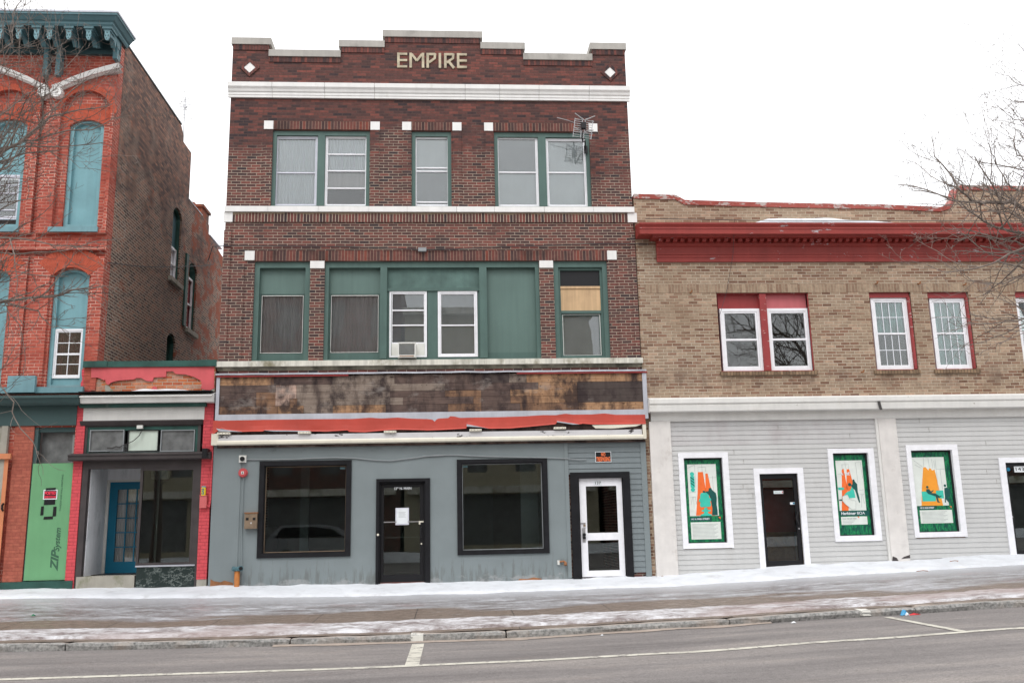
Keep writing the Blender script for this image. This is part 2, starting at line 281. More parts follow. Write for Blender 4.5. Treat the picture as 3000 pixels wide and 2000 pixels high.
# ------------------------------------------------------------------ mesh tools
class MB:
    def __init__(s): s.v = []; s.f = []; s.mi = []; s.pc = []
    def each(s, name, mat, parent=None, label=None):      # every piece an object of its own
        r = []
        for (v0, f0), (v1, f1) in zip(s.pc, s.pc[1:]+[(len(s.v), len(s.f))]):
            q = MB(); q.v = s.v[v0:v1]; q.f = [tuple(i-v0 for i in f) for f in s.f[f0:f1]]; q.mi = s.mi[f0:f1]; r.append(q.build(name, mat, parent, label))
        return r
    def add(s, vs, fs, m=0):
        o = len(s.v); s.pc.append((o, len(s.f))); s.v += [tuple(q) for q in vs]; s.f += [tuple(i+o for i in f) for f in fs]; s.mi += [m]*len(fs); return s
    def box(s, x0, x1, y0, y1, z0, z1, m=0):
        s.add([(x0, y0, z0), (x1, y0, z0), (x1, y1, z0), (x0, y1, z0), (x0, y0, z1), (x1, y0, z1), (x1, y1, z1), (x0, y1, z1)],
              [(0, 1, 5, 4), (1, 2, 6, 5), (2, 3, 7, 6), (3, 0, 4, 7), (4, 5, 6, 7), (3, 2, 1, 0)], m); return s
    def rb(s, r, y0, y1, m=0): return s.box(r[0], r[1], y0, y1, r[2], r[3], m)      # box from a rectangle
    def ring(s, r, i, y0, y1):     # rectangular frame; i = inner rectangle
        X0, X1, Z0, Z1 = r; a, b, c, d = i
        s.box(X0, X1, y0, y1, d, Z1); s.box(X0, X1, y0, y1, Z0, c); s.box(X0, a, y0, y1, c, d); s.box(b, X1, y0, y1, c, d); return s
    def prism(s, pts, y0, y1, m=0):  # polygon in xz
        n = len(pts); vs = [(x, y0, z) for x, z in pts] + [(x, y1, z) for x, z in pts]
        tri = tessellate_polygon([[Vector((x, z, 0)) for x, z in pts]])
        s.add(vs, [tuple(t) for t in tri] + [tuple(i+n for i in t) for t in tri] + [(i, (i+1) % n, (i+1) % n+n, i+n) for i in range(n)], m); return s
    def xprof(s, prof, x0, x1, m=0):  # profile (y,z) extruded along x
        n = len(prof); tri = tessellate_polygon([[Vector((a, b, 0)) for a, b in prof]])
        s.add([(x0, a, b) for a, b in prof] + [(x1, a, b) for a, b in prof],
              [tuple(t) for t in tri] + [tuple(i+n for i in t) for t in tri] + [(i, (i+1) % n, (i+1) % n+n, i+n) for i in range(n)], m); return s
    def wall(s, outer, holes, d0, d1, ax='y', m=0):
        # outline with holes in (u, z); ax y: u = x, between planes y = d0 (face) and d1
        allp = [outer] + holes; flat_ = [q for l in allp for q in l]
        tri = tessellate_polygon([[Vector((a, b, 0)) for a, b in l] for l in allp]); n = len(flat_)
        pt = (lambda u, d, z: (u, d, z)) if ax == 'y' else (lambda u, d, z: (d, u, z))
        vs = [pt(a, d0, b) for a, b in flat_] + [pt(a, d1, b) for a, b in flat_]
        fs = [tuple(t) for t in tri] + [tuple(i+n for i in t) for t in tri]; o = 0
        for l in allp:
            k = len(l); fs += [(o+i, o+(i+1) % k, o+(i+1) % k+n, o+i+n) for i in range(k)]; o += k
        s.add(vs, fs, m); return s
    def tube(s, pts, r, k=6, m=0):
        pts = [Vector(q) for q in pts]; n = len(pts); rs = r if isinstance(r, (list, tuple)) else [r]*n; vs = []; fs = []
        for i, p_ in enumerate(pts):
            t = (pts[min(i+1, n-1)] - pts[max(i-1, 0)]); t = t.normalized() if t.length > 1e-9 else Vector((0, 0, 1))
            a = t.orthogonal().normalized() if i == 0 else (a - t*a.dot(t)).normalized(); b = t.cross(a)
            for j in range(k):
                g = 2*math.pi*j/k; vs.append(p_ + (a*math.cos(g)+b*math.sin(g))*rs[i])
        for i in range(n-1):
            for j in range(k): fs.append((i*k+j, i*k+(j+1) % k, (i+1)*k+(j+1) % k, (i+1)*k+j))
        fs += [tuple(range(k)), tuple((n-1)*k+j for j in range(k))]
        s.add(vs, fs, m); return s
    def cyl(s, c, r, y0, y1, k=20, m=0):  # axis y
        return s.prism([(c[0]+r*math.cos(2*math.pi*i/k), c[1]+r*math.sin(2*math.pi*i/k)) for i in range(k)], y0, y1, m)
    def loft(s, rows, m=0):
        n = len(rows[0]); vs = [q for r_ in rows for q in r_]
        s.add(vs, [(j*n+i, j*n+i+1, (j+1)*n+i+1, (j+1)*n+i) for j in range(len(rows)-1) for i in range(n-1)], m); return s
    def build(s, name, mat, parent=None, label=None, smooth=False):
        me = bpy.data.meshes.new(name); me.from_pydata(s.v, [], s.f)
        for q in (mat if isinstance(mat, list) else [mat]): me.materials.append(M[q] if isinstance(q, str) else q)
        me.polygons.foreach_set('material_index', s.mi)
        if smooth: me.polygons.foreach_set('use_smooth', [True]*len(s.f))
        o = bpy.data.objects.new(name, me); COL.objects.link(o)
        if parent is not None:
            o.parent = parent; q = parent; off = Vector()
            while q is not None: off += q.location; q = q.parent
            o.location = -off
        if label: o['label'] = label
        return o
def thing(name, label, cat, loc=(0, 0, 0), group=None):
    o = bpy.data.objects.new(name, None); COL.objects.link(o); o.location = loc; o.empty_display_size = .2
    o['label'] = label; o['category'] = cat
    if group: o['group'] = group
    return o
def tag(o, label, cat, group=None):
    o['label'] = label; o['category'] = cat
    if group: o['group'] = group
    return o
def text(name, body, mat, parent, x, z, size, y, ax='y', rot=0., width=None, bold=0., shear=0., align='CENTER', label=None):
    c = bpy.data.curves.new('t', 'FONT'); c.body = body; c.size = size; c.align_x = align; c.align_y = 'CENTER'; c.extrude = .0015; c.offset = bold; c.shear = shear
    o = bpy.data.objects.new('t', c); COL.objects.link(o)
    bpy.context.view_layer.update(); me = bpy.data.meshes.new_from_object(o.evaluated_get(bpy.context.evaluated_depsgraph_get()))
    bpy.data.objects.remove(o)
    xs = [v.co.x for v in me.vertices]; k = 1
    if width and xs: k = width/(max(xs)-min(xs))
    ca, sa = math.cos(rot), math.sin(rot)
    mb = MB(); vs = [(x + (v.co.x*k*ca - v.co.y*sa), y + v.co.z*-1, z + (v.co.x*k*sa + v.co.y*ca)) for v in me.vertices]
    mb.add(vs, [tuple(f.vertices) for f in me.polygons]); bpy.data.meshes.remove(me)
    return mb.build(name, mat, parent, label)
def inset(r, a, b=None, c=None, d=None):
    b = a if b is None else b; c = a if c is None else c; d = a if d is None else d
    return (r[0]+a, r[1]-b, r[2]+c, r[3]-d)      # left, right, bottom, top
def rect(r): return [(r[0], r[2]), (r[1], r[2]), (r[1], r[3]), (r[0], r[3])]
def window(parent, r, y, fr, fw_=.035, rails=(), back='blind', gl='glass', bars=None, name='window', sash=None, drop=None, depth=.05, rw=.028, wav=0, label=None):
    """frame mesh r at depth y; rails = heights; back = cloth/blind material behind the pane"""
    i = inset(r, fw_); mb = MB().ring(r, i, y, y+depth)
    w = mb.build(name, fr, parent, label)
    sm = MB(); j = inset(i, fw_*.62)
    sm.ring(inset(i, .003), j, y+.012, y+depth-.008)
    for z in rails: sm.box(j[0], j[1], y+.006, y+depth-.01, z-rw/2, z+rw/2)
    sm.build('sash', sash or fr, w)
    if bars:
        bm_ = MB(); nx, nz, zz = bars[0], bars[1], bars[2:] or (j[2], j[3])
        for a in range(1, nx): xx = j[0]+(j[1]-j[0])*a/nx; bm_.box(xx-.008, xx+.008, y+.016, y+.028, zz[0], zz[1])
        for a in range(1, nz): q = zz[0]+(zz[1]-zz[0])*a/nz; bm_.box(j[0], j[1], y+.0165, y+.0275, q-.008, q+.008)
        bm_.build('glazing_bar', sash or fr, w)
    MB().box(j[0], j[1], y+.030, y+.036, j[2], j[3]).build('pane', gl, w)
    if back:
        k = 60; rows = []
        z1, z0 = (j[3], j[2]) if drop is None else (j[3]-(j[3]-j[2])*drop[0], j[3]-(j[3]-j[2])*drop[1])
        A = .012 if wav else .0
        for zz_ in (z0, z1): rows.append([(j[0]-.01+(j[1]-j[0]+.02)*q/k, y+.075+A*math.sin(q*1.35+1.1*math.sin(q*.31)), zz_) for q in range(k+1)])
        cb = MB().loft(rows); cb.loft([[(a, b+.004, c) for a, b, c in r_] for r_ in rows])
        cb.build('curtain' if wav else 'blind', back, w)
    return w
def arch(x0, x1, z0, zs, rise, n=10):   # outline of an opening with a segmental head
    w = (x1-x0)/2; cx = (x0+x1)/2; Rr = (w*w+rise*rise)/(2*rise); a0 = math.asin(min(1, w/Rr)); cz = zs+rise-Rr
    return [(x0, z0), (x1, z0)] + [(cx+Rr*math.sin(a0-2*a0*i/n), cz+Rr*math.cos(a0-2*a0*i/n)) for i in range(n+1)]
def siding(x0, x1, z0, z1, h, holes, y, t=.014):
    mb = MB(); z = z0
    while z < z1-1e-4:
        t1 = min(z+h, z1); segs = [(x0, x1)]
        for a, b, c, d in holes:
            if min(d, t1)-max(c, z) > h*.3:
                ns = []
                for s0, s1 in segs:
                    if b <= s0 or a >= s1: ns.append((s0, s1)); continue
                    if a > s0: ns.append((s0, a))
                    if b < s1: ns.append((b, s1))
                segs = ns
        for a, b in segs:
            mb.add([(a, y-t, z), (b, y-t, z), (b, y-t*.1, t1), (a, y-t*.1, t1), (a, y+.02, z), (b, y+.02, z), (b, y+.02, t1), (a, y+.02, t1)],
                   [(0, 1, 2, 3), (4, 5, 1, 0), (0, 3, 7, 4), (1, 5, 6, 2), (3, 2, 6, 7)])
        z = t1
    return mb
def interp(l, x):
    if x <= l[0][0]: return l[0][1]
    for (a, b), (c, d) in zip(l, l[1:]):
        if x <= c: t = (x-a)/(c-a); t = t*t*(3-2*t)*.5+t*.5; return b+(d-b)*t
    return l[-1][1] + (x-l[-1][0])*.012
# ------------------------------------------------------------------ ground
PR = {'base': [(-9.15, .48), (-4.97, .44), (-.5, .405), (4.18, .42), (7.88, .575), (12.49, .68)],
      'se': [(-8.48, .42), (-4.6, .33), (-2.1, .28), (1.15, .285), (4.5, .32), (8, .45), (11.57, .56)],
      'st': [(-6.75, .19), (-4.26, .165), (-1.7, .16), (.91, .185), (3.6, .225), (6.4, .315), (9.2, .39)],
      'ct': [(-6.1, .12), (-3.87, .09), (-1.55, .08), (.82, .095), (3.27, .155), (5.8, .24), (8.36, .32)],
      'cb': [(-6.1, .02), (-3.86, .0), (-1.55, -.015), (.82, -.015), (3.26, .06), (5.8, .145), (8.35, .225)],
      'ln': [(-5.1, -.015), (-3.2, -.015), (-1.3, -.015), (.68, .005), (2.7, .045), (4.78, .125), (6.92, .205)]}
def gz(x, y):     # sidewalk surface
    st = [(0.4, interp(PR['base'], x)-.10), (-1.4, interp(PR['se'], x)-.05), (-5.0, interp(PR['st'], x)-.012), (-6.32, interp(PR['ct'], x))]
    for (a, b), (c, d) in zip(st, st[1:]):
        if y >= c: return b+(d-b)*(min(a, y)-a)/(c-a)
    return st[-1][1]
def rz(x, y):     # road surface
    cb, ln = interp(PR['cb'], x), interp(PR['ln'], x)
    if y > -8.5: return cb+(ln-cb)*(-6.3-y)/2.2
    if y > -14: return ln+.05*(-8.5-y)/5.5
    return ln+.05-.10*(-14-y)/8
def struct(o, kind='structure'): o['kind'] = kind; return o
g = MB(); g.add([(-400, -400, -.6), (400, -400, -.6), (400, 400, -.6), (-400, 400, -.6)], [(0, 1, 2, 3)])
M['soil'] = paint('snowy_ground', (.55, .55, .56), .9); struct(g.build('ground', 'soil'))
XS = [-45+.3*i for i in range(330)]
s = NT('icy_sidewalk', .5, .4)
st1 = s.noise(s.pos(.9, 2.3, 1), 1.3, 8, .72); st2 = s.noise(s.pos(1.6, 3.2, 1, 4), 3.2, 7, .78); big = s.noise(s.pos(.35, .8, 1, 9), .9, 4)
ice = s.ramp(s.mt('ADD', s.mt('MULTIPLY', st1, .6), s.mt('MULTIPLY', st2, .4)), [(.40, (.15, .125, .115)), (.47, (.235, .22, .222)), (.53, (.335, .335, .35)), (.61, (.56, .57, .60))])
conc = s.scale((.185, .145, .118), s.mr(s.noise(s.pos(), 9, 5), .3, .7, .8, 1.2))
yy = s.mt('MULTIPLY', s.y, -1)
m1 = s.mr(s.mt('ADD', s.mt('MULTIPLY', s.mt('SUBTRACT', big, .5), 4.2), yy), 3.85, 4.15)
pink = s.mr(s.noise(s.pos(.7, 1.5, 1, 21), 1.1, 4), .60, .72)
ice = s.mix(s.mt('MULTIPLY', pink, .35), ice, (.33, .19, .18))
near = s.mt('SUBTRACT', 1, s.mr(s.mt('ADD', yy, s.mt('MULTIPLY', s.mt('SUBTRACT', st1, .5), 3)), 1.2, 2.5))
fl_k = s.noise(s.pos(2.2, 8, 1, 40), 3.0, 5, .75); fl2 = s.noise(s.pos(1.1, 2.6, 1, 90), 4.2, 6, .8); ice = s.mix(s.mr(fl2, .56, .66, 0, .6), ice, (.13, .11, .10)); ice = s.mix(s.mr(fl_k, .60, .66, 0, .8), ice, (.66, .67, .69)); ice = s.mix(s.mr(s.noise(s.pos(1.4, 3.2, 1, 120), 5, 4, .75), .60, .66, 0, .6), ice, (.58, .59, .61)); ice = s.mix(s.mr(s.noise(s.pos(3, 9, 1, 60), 2.6, 5, .7), .60, .68, 0, .55), ice, (.15, .125, .115))
ice = s.mix(s.mt('MULTIPLY', near, .75), ice, (.54, .55, .58))
col = s.mix(s.mt('MULTIPLY', m1, s.mr(st1, .74, .64)), ice, conc)
# slab joints
jx = s.mt('ABSOLUTE', s.mt('SUBTRACT', s.mt('FRACT', s.mt('DIVIDE', s.mt('ADD', s.x, .6), 1.55)), .5)); col = s.mix(s.mt('MULTIPLY', s.mr(jx, .493, .497), m1), col, (.06, .05, .045))
s.bump(s.mt('ADD', st1, s.mt('MULTIPLY', st2, .6)), .05, .5)
M['walk'] = s.fin(col, s.mr(st2, .35, .6, .28, .6))
g = MB(); rows = []
for y in [.4, 0, -.7, -1.4, -2, -2.6, -3.2, -3.8, -4.4, -4.7, -5.0, -5.3, -5.7, -6.16]:
    rows.append([(x, y, gz(x, y)+.012*noise.noise(Vector((x*.8, y*1.5, 0)))) for x in XS])
g.loft(rows); struct(g.build('sidewalk', 'walk', smooth=True))
s = NT('worn_asphalt', .8, .3)
a1 = s.noise(s.pos(.22, 1.4, 1), 1.1, 6, .6); a2 = s.noise(s.pos(), 60, 3, .7); a3 = s.noise(s.pos(.9, 3, 1, 6), 1.0, 4); a4 = s.noise(s.pos(o=5), 19, 4, .8); ck = s.noise(s.pos(1, 1, 1, 80), 1.1, 7, .7)
col = s.ramp(a1, [(.35, (.158, .145, .141)), (.5, (.202, .186, .180)), (.66, (.268, .243, .228))])
col = s.scale(col, s.mr(a2, .25, .75, .62, 1.38)); col = s.mix(s.mr(a3, .60, .72, 0, .35), col, (.24, .20, .18))
col = s.scale(col, s.mr(a4, .3, .7, .84, 1.16)); col = s.mix(s.mr(s.mt('ABSOLUTE', s.mt('SUBTRACT', ck, .5)), .0035, .0, 0, .55), col, (.05, .045, .045)); s.bump(s.mt('ADD', a2, a4), .006, .8); M['road'] = s.fin(col, s.mr(a3, .4, .7, .85, .6))
g = MB(); rows = []
for y in [-6.3, -6.7, -7.2, -7.8, -8.5, -10, -12, -14, -17, -20, -22.3]: rows.append([(x, y, rz(x, y)) for x in XS])
g.loft(rows); struct(g.build('road', 'road', smooth=True))
# far side kerb and pavement
g = MB(); rows = [[(x, -22.0, rz(x, -22)-.02) for x in XS], [(x, -22.02, rz(x, -22)+.13) for x in XS], [(x, -26.5, rz(x, -22)+.2) for x in XS]]
g.loft(rows); struct(g.build('pavement', 'conc'))
g = MB(); g.loft([[(x, y, rz(x, -22)+z+.05*noise.noise(Vector((x, y, 0)))) for x in XS] for y, z in ((-21.6, -.02), (-21.9, .30), (-22.6, .42), (-23.4, .30), (-24.2, .16))]); struct(g.build('snow', 'snow', smooth=True), 'stuff')
# granite kerb with open joints
s = NT('granite_kerb', .85, .3); k1 = s.noise(s.pos(1, 1, 1), 22, 5, .7); k2 = s.noise(s.pos(1, 1, 1, 2), 2.2, 4)
M['kerb'] = s.fin(s.mix(s.mt('MAXIMUM', s.mr(k2, .52, .66, 0, .6), s.mt('MULTIPLY', s.mr(s.y, -6.27, -6.20), .85)), s.ramp(k1, [(.3, (.10, .10, .098)), (.5, (.27, .265, .255)), (.7, (.42, .41, .39))]), (.37, .31, .265))); s.bump(k1, .01, .9)
g = MB(); joints = [-44, -15, -12.9, -10.6, -8.6]
for px, py in ((192, 1890), (850, 1876), (1483, 1860), (2137, 1818), (2680, 1780)): joints.append(P('X', px, py, -6.3)[0])
joints += [9.9, 12.1, 14.3, 30]; joints.sort()
for a, b in zip(joints, joints[1:]):
    n = max(2, int((b-a)/.09)); xs = [a+.011+(b-a-.022)*i/n for i in range(n+1)]; rows = []
    def W1(x, q, A): return A*noise.noise(Vector((x*3.1, q*4.7, 1.5)))
    for q, (dy, f) in enumerate(((.38, 1), (.12, 1.0), (.03, 1.0), (.0, .93), (-.012, .6), (-.006, .0), (0, -.5))):
        row = []
        for i, x in enumerate(xs):
            e = 1-.12*(i in (0, n))*(f > .5)
            zt, zb = interp(PR['ct'], x), interp(PR['cb'], x)
            row.append((x, -6.3+dy+W1(x, q, .022 if q > 1 else .006), zb+(zt-zb)*f*e+W1(x, q+9, .012 if 0 < q < 5 else .003)))
        rows.append(row)
    g.loft(rows)
    for e in (0, n): g.add([r_[e] for r_ in rows], [tuple(range(len(rows)))])
g.build('kerb', 'kerb', smooth=False)['kind'] = 'structure'
# broken gutter strip of beige concrete
M['gut'] = paint('beige_gutter_concrete', (.33, .275, .235), .9, .15, 6, 0)
g = MB(); lo = []; hi = []
x = P('X', 800, 1885, -6.33)[0]
while x < P('X', 2260, 1830, -6.33)[0]:
    w = .10+.09*noise.noise(Vector((x*1.7, 0, 4)))+.03*noise.noise(Vector((x*7, 0, 4))); w = max(.015, w); lo.append((x, -6.31-w, rz(x, -6.4)+.006)); hi.append((x, -6.30, rz(x, -6.3)+.022)); x += .06
g.loft([hi, lo]); struct(g.build('gutter', 'gut'))
# painted parking lines
def rsheet(x0, x1, y0, y1, nx=60, dz=.005):
    mb = MB(); mb.loft([[(x0+(x1-x0)*i/nx, y, rz(x0+(x1-x0)*i/nx, y)+dz) for i in range(nx+1)] for y in (y0, (y0+y1)/2, y1)]); return mb
g = rsheet(-30, 40, -8.425, -8.565, 400)
for a, b in (((1210, 1241), (1196, 1234)), ((2548, 2600), (2800, 2848))):
    xa = P('X', a[0], 1884 if a[0] < 2000 else 1806, -6.45)[0]; xb = P('X', a[1], 1884 if a[0] < 2000 else 1806, -6.45)[0]
    w = .165 if a[0] < 2000 else .12; c = (xa+xb)/2
    if a[0] > 2000: c = P('X', 2700, 1826, -7.45)[0]
    for k in range(8): 
        y0 = -6.5-k*.242; g.loft([[(c-w/2+q*w/3, y, rz(c, y)+.005) for q in range(4)] for y in (y0, y0-.242)])
struct(g.build('road_marking', 'rline'))
# snow bank along the shop fronts, snow strip behind the kerb
g = MB(); rows = []; XN = [-20+.08*i for i in range(500)]
def nz(x, y, s_): return noise.noise(Vector((x*s_, y*s_, 3.3)))
for q in (0, .12, .3, .5, .7, .85, .94, .98, 1.0):
    row = []
    for x in XN:
        we = 1.22+.13*nz(x, 0, .9)+.07*nz(x, 5, 4)+.045*nz(x, 8, 11); y = -we*q+.02
        top = interp(PR['base'], x)*(1-q)+interp(PR['se'], x)*q+.02*nz(x, y, 1.1)+.012*nz(x, y, 4)+(.035*max(0, nz(x, 2, 2.3)) if q < .25 else 0)
        z = top + .012*nz(x, y*2, 9)*(.3 < q < .99)
        if q == .94: z = top-.012
        if q == .98: z = top-.035
        if q == 1.0: z = gz(x, y)-.02
        row.append((x, y, z))
    rows.append(row)
g.loft(rows); struct(g.build('snow_bank', 'snow', smooth=True), 'stuff')
s = NT('trodden_snow', .65, .3)
b1_ = s.noise(s.pos(1.1, 2.2, 1), 1.8, 7, .72); b2_ = s.noise(s.pos(1, 1.6, 1, 8), 6, 6, .78); b3 = s.noise(s.pos(.5, 1, 1, 33), .55, 3)
col = s.ramp(s.mt('ADD', s.mt('MULTIPLY', b1_, .6), s.mt('MULTIPLY', b2_, .4)), [(.41, (.19, .155, .15)), (.47, (.34, .31, .31)), (.52, (.50, .485, .495)), (.59, (.68, .68, .705))])
col = s.mix(s.mr(s.mt('ADD', b3, s.mr(s.x, 2.5, 6.5, 0, .17)), .55, .68, 0, .7), col, (.36, .285, .27))
s.bump(s.mt('ADD', b1_, b2_), .04, .7); M['tsnow'] = s.fin(col)
g = MB(); rows = []
for q in (0, .04, .15, .35, .55, .75, .9, 1.0):
    row = []
    for x in XN:
        ya = -5.14+.07*nz(x, 1, 1.3)+.05*nz(x, 4, 6); yb = -6.0+.05*nz(x, 7, 3); y = ya+(yb-ya)*q
        z = gz(x, y)+.030+.014*nz(x, y, 3)+.008*nz(x, y, 9)
        if q in (0, 1.0): z = gz(x, y)-.012
        row.append((x, y, z))
    rows.append(row)
g.loft(rows); struct(g.build('snow', 'tsnow', smooth=True), 'stuff')
# ================================================================== maroon three-storey building
EB = thing('commercial_building', 'three-storey maroon brick building with white bands, stepped parapet and grey shop front', 'building', (-.4, 0, .3))
XL, XR = -4.99, 4.19
def px(c, x, y, d=0): return P(c, x, y, d)[0]
def pz(c, x, y, d=0): return P(c, x, y, d)[1]
# parapet steps: x limits and top of the coping
zp = [pz('B', 350, 165), pz('B', 770, 260), pz('B', 1215, 185), pz('C', 100, 112), pz('C', 700, 202), pz('C', 1130, 285), pz('C', 1515, 215)]
xs_ = [XL, px('B', 493, 220), px('B', 1043, 220), px('B', 1378, 150), px('C', 540, 150), px('C', 866, 240), px('C', 1395, 260), XR]
zp = [zp[0], (zp[1]+zp[5])/2, (zp[2]+zp[4])/2, zp[3], (zp[2]+zp[4])/2, (zp[1]+zp[5])/2, zp[0]]; CT = .165
out = [(XL, .2), (XR, .2)]
for k in range(6, -1, -1): out += [(xs_[k+1], zp[k]-CT), (xs_[k], zp[k]-CT)]
hol = []
o3 = [R('B', 512, 872, 1262, 1453), R('B', 1583, 872, 320, 1450, 0, 'C'), R('C', 650, 878, 1385, 1452)]
z3b = sum(q[2] for q in o3)/3; z3t = sum(q[3] for q in o3)/3
o3 = [(a, b, z3b, z3t) for a, b, _, _ in o3]
o2 = [R('F', 368, 432, 800, 1200), R('F', 912, 430, 1000, 1190, 0, 'G'), R('G', 1110, 426, 1525, 1180)]
z2b = sum(q[2] for q in o2)/3; z2t = sum(q[3] for q in o2)/3
o2 = [(a, b, z2b, z2t) for a, b, _, _ in o2]
sw1, sw2 = R('J', 440, 545, 1095, 1235), R('K', 388, 525, 1035, 1215)
d139 = R('J', 1322, 672, 1700, 1500); d137 = R('K', 1300, 650, 1650, 1490)
d139 = (d139[0], d139[1], .42, d139[3]); d137 = (d137[0], d137[1], .43, d137[3])
for q in o3+o2+[sw1, sw2, d139, d137]: hol.append(rect(q))
MB().wall(out, hol, 0, .32).build('wall', 'b_emp', EB)
sh = MB(); sh.box(XL, XL+.3, .32, 10, .2, 12.2); sh.box(XR-.3, XR, .32, 10, .2, 12.2); sh.box(XL+.3, XR-.3, 9.7, 10, .2, 12.2); sh.build('side_wall', 'b_emp', EB)
MB().box(XL+.3, XR-.3, .32, 9.7, 11.9, 12.05).build('roof', 'cope', EB)
ii = MB(); ii.box(XL+.3, XR-.3, .32, 9.7, .3, .42); ii.box(XL+.3, XR-.3, .33, 9.7, 3.9, 4.1); ii.box(XL+.3, XR-.3, .33, 9.7, 7.9, 8.1)
ii.box(XL+.3, XR-.3, 4.2, 4.3, .42, 3.9); ii.box(XL+.3, XR-.3, 3.2, 3.3, 4.1, 7.9); ii.box(XL+.3, XR-.3, 3.2, 3.3, 8.1, 11.9); ii.box(1.95, 2.0, .33, 4.2, .42, 3.9)
ii.build('interior_partition', 'int', EB)
# something to see through the shop glass: counter, inner door, wall panels
im = MB(); im.box(-3.9, -2.3, 2.6, 3.2, .42, 1.35); im.box(1.05, 1.85, 4.15, 4.19, .42, 2.5); im.box(-.6, .3, 4.14, 4.19, .42, 2.6); im.box(-4.4, -4.2, 1, 3, .42, 1.6); im.each('shop_counter', 'intf', EB)
im = MB(); im.box(1.55, 1.94, 1.2, 1.25, .42, 2.9); im.box(-3.55, -3.35, 2.2, 2.3, .42, 3.3); im.box(-2.5, -2.42, 2.6, 2.7, .42, 3.6); im.each('inner_post', 'galv', EB)
cpm = MB(); sol = MB()
for k in range(7):
    a, b = xs_[k], xs_[k+1]; e = .035 if (k in (0, 3, 6)) or k in (2, 4) else -.0
    hi_l = k > 0 and zp[k] > zp[k-1]; hi_r = k < 6 and zp[k] > zp[k+1]
    a2 = a-(.05 if hi_l else -.002 if k else .03); b2 = b+(.05 if hi_r else -.002 if k < 6 else .03)
    cpm.box(a2, b2, -.045-.004*(k % 2), .42, zp[k]-CT, zp[k]); sol.box(a+.004, b-.004, -.022+.002*(k % 2), .0, zp[k]-CT-.135, zp[k]-CT-.001)
cpm.build('coping', 'cope', EB)
M['b_solp'] = brick('dark_header_brick', ER, (.07, .045, .04), soldier=True, m=.014)
sol.build('brick_course', 'b_solp', EB)
# white terracotta band under the parapet
bt, bb = (pz('B', 900, 524)+pz('C', 900, 542))/2, (pz('B', 900, 630)+pz('C', 900, 640))/2; bh = bt-bb
prof = [(0, bb), (-.05, bb), (-.05, bb+bh*.17), (-.062, bb+bh*.18), (-.062, bb+bh*.36), (-.085, bb+bh*.40), (-.10, bb+bh*.56), (-.135, bb+bh*.70), (-.14, bb+bh), (0, bb+bh)]
bm_ = MB(); js = [XL-.055]+[px('B', q, 580) for q in (521, 921, 1302, 1620)]+[px('C', q, 590) for q in (52, 425, 688, 988, 1370)]+[XR+.06]
for a, b in zip(js, js[1:]): bm_.xprof(prof, a+.004, b-.004)
bm_.build('terracotta_band', 'terra', EB)
MB().box(XL-.03, XR+.03, -.045, 0, bb+.02, bt-.02).build('band_joint', 'cope', EB)
# diamonds
for c, x, y in (('B', 345, 390), ('C', 1533, 427)):
    cx_, cz = P(c, x, y); k = .225
    pc = MB(); pts = [(cx_-k, cz), (cx_, cz-k), (cx_+k, cz), (cx_, cz+k)]; q = .135
    pc.wall(pts, [[(cx_-q, cz), (cx_, cz-q), (cx_+q, cz), (cx_, cz+q)]], -.03, .0); dm = pc.build('diamond_surround', 'b_solp', EB)
    MB().prism([(cx_-q, cz), (cx_, cz-q), (cx_+q, cz), (cx_, cz+q)], -.018, 0).build('diamond_tile', 'terra', dm)
# EMPIRE in cream tile strokes
lx0, lx1 = px('B', 1473, 335), px('C', 438, 340); lz0, lz1 = pz('B', 1640, 392), pz('B', 1640, 279)
LZ = (lz0+pz('C', 300, 396))/2; LH = lz1-lz0; T = LH*.155; let = MB()
def bar(a, b, th, n_=None):
    (x0, z0), (x1, z1) = a, b; L = math.hypot(x1-x0, z1-z0); nx_, nz_ = -(z1-z0)/L*th/2, (x1-x0)/L*th/2
    let.prism([(x0+nx_, z0+nz_), (x0-nx_, z0-nz_), (x1-nx_, z1-nz_), (x1+nx_, z1+nz_)], bar.y, 0); bar.y -= .0007
bar.y = -.024
cw = {'E': .62, 'M': .92, 'P': .62, 'I': .2, 'R': .66}; tot = sum(cw[q] for q in 'EMPIRE')*LH; gap = ((lx1-lx0)-tot)/5; x = lx0
for ch in 'EMPIRE':
    w = cw[ch]*LH; z0, z1 = LZ, LZ+LH
    if ch != 'I' or True: bar((x+T/2, z0), (x+T/2, z1), T)
    if ch == 'E':
        for zz in (z0+T/2, (z0+z1)/2, z1-T/2): bar((x+T, zz), (x+w, zz), T*.92)
    if ch == 'M': bar((x+w-T/2, z0), (x+w-T/2, z1), T); bar((x+T*.9, z1-T*.5), (x+w/2, z0+LH*.46), T*.9); bar((x+w-T*.9, z1-T*.5), (x+w/2, z0+LH*.46), T*.9)
    if ch in 'PR':
        bar((x+T, z1-T/2), (x+w-T*.5, z1-T/2), T); bar((x+w-T*.55, z1-T*.2), (x+w-T*.7, z0+LH*.62), T*.95); bar((x+w-T*.6, z0+LH*.66), (x+T, z0+LH*.36), T*.9)
    if ch == 'R': bar((x+T*1.6, z0+LH*.48), (x+w-T*.3, z0), T)
    x += w+gap
let.build('lettering', 'cream_tile', EB)
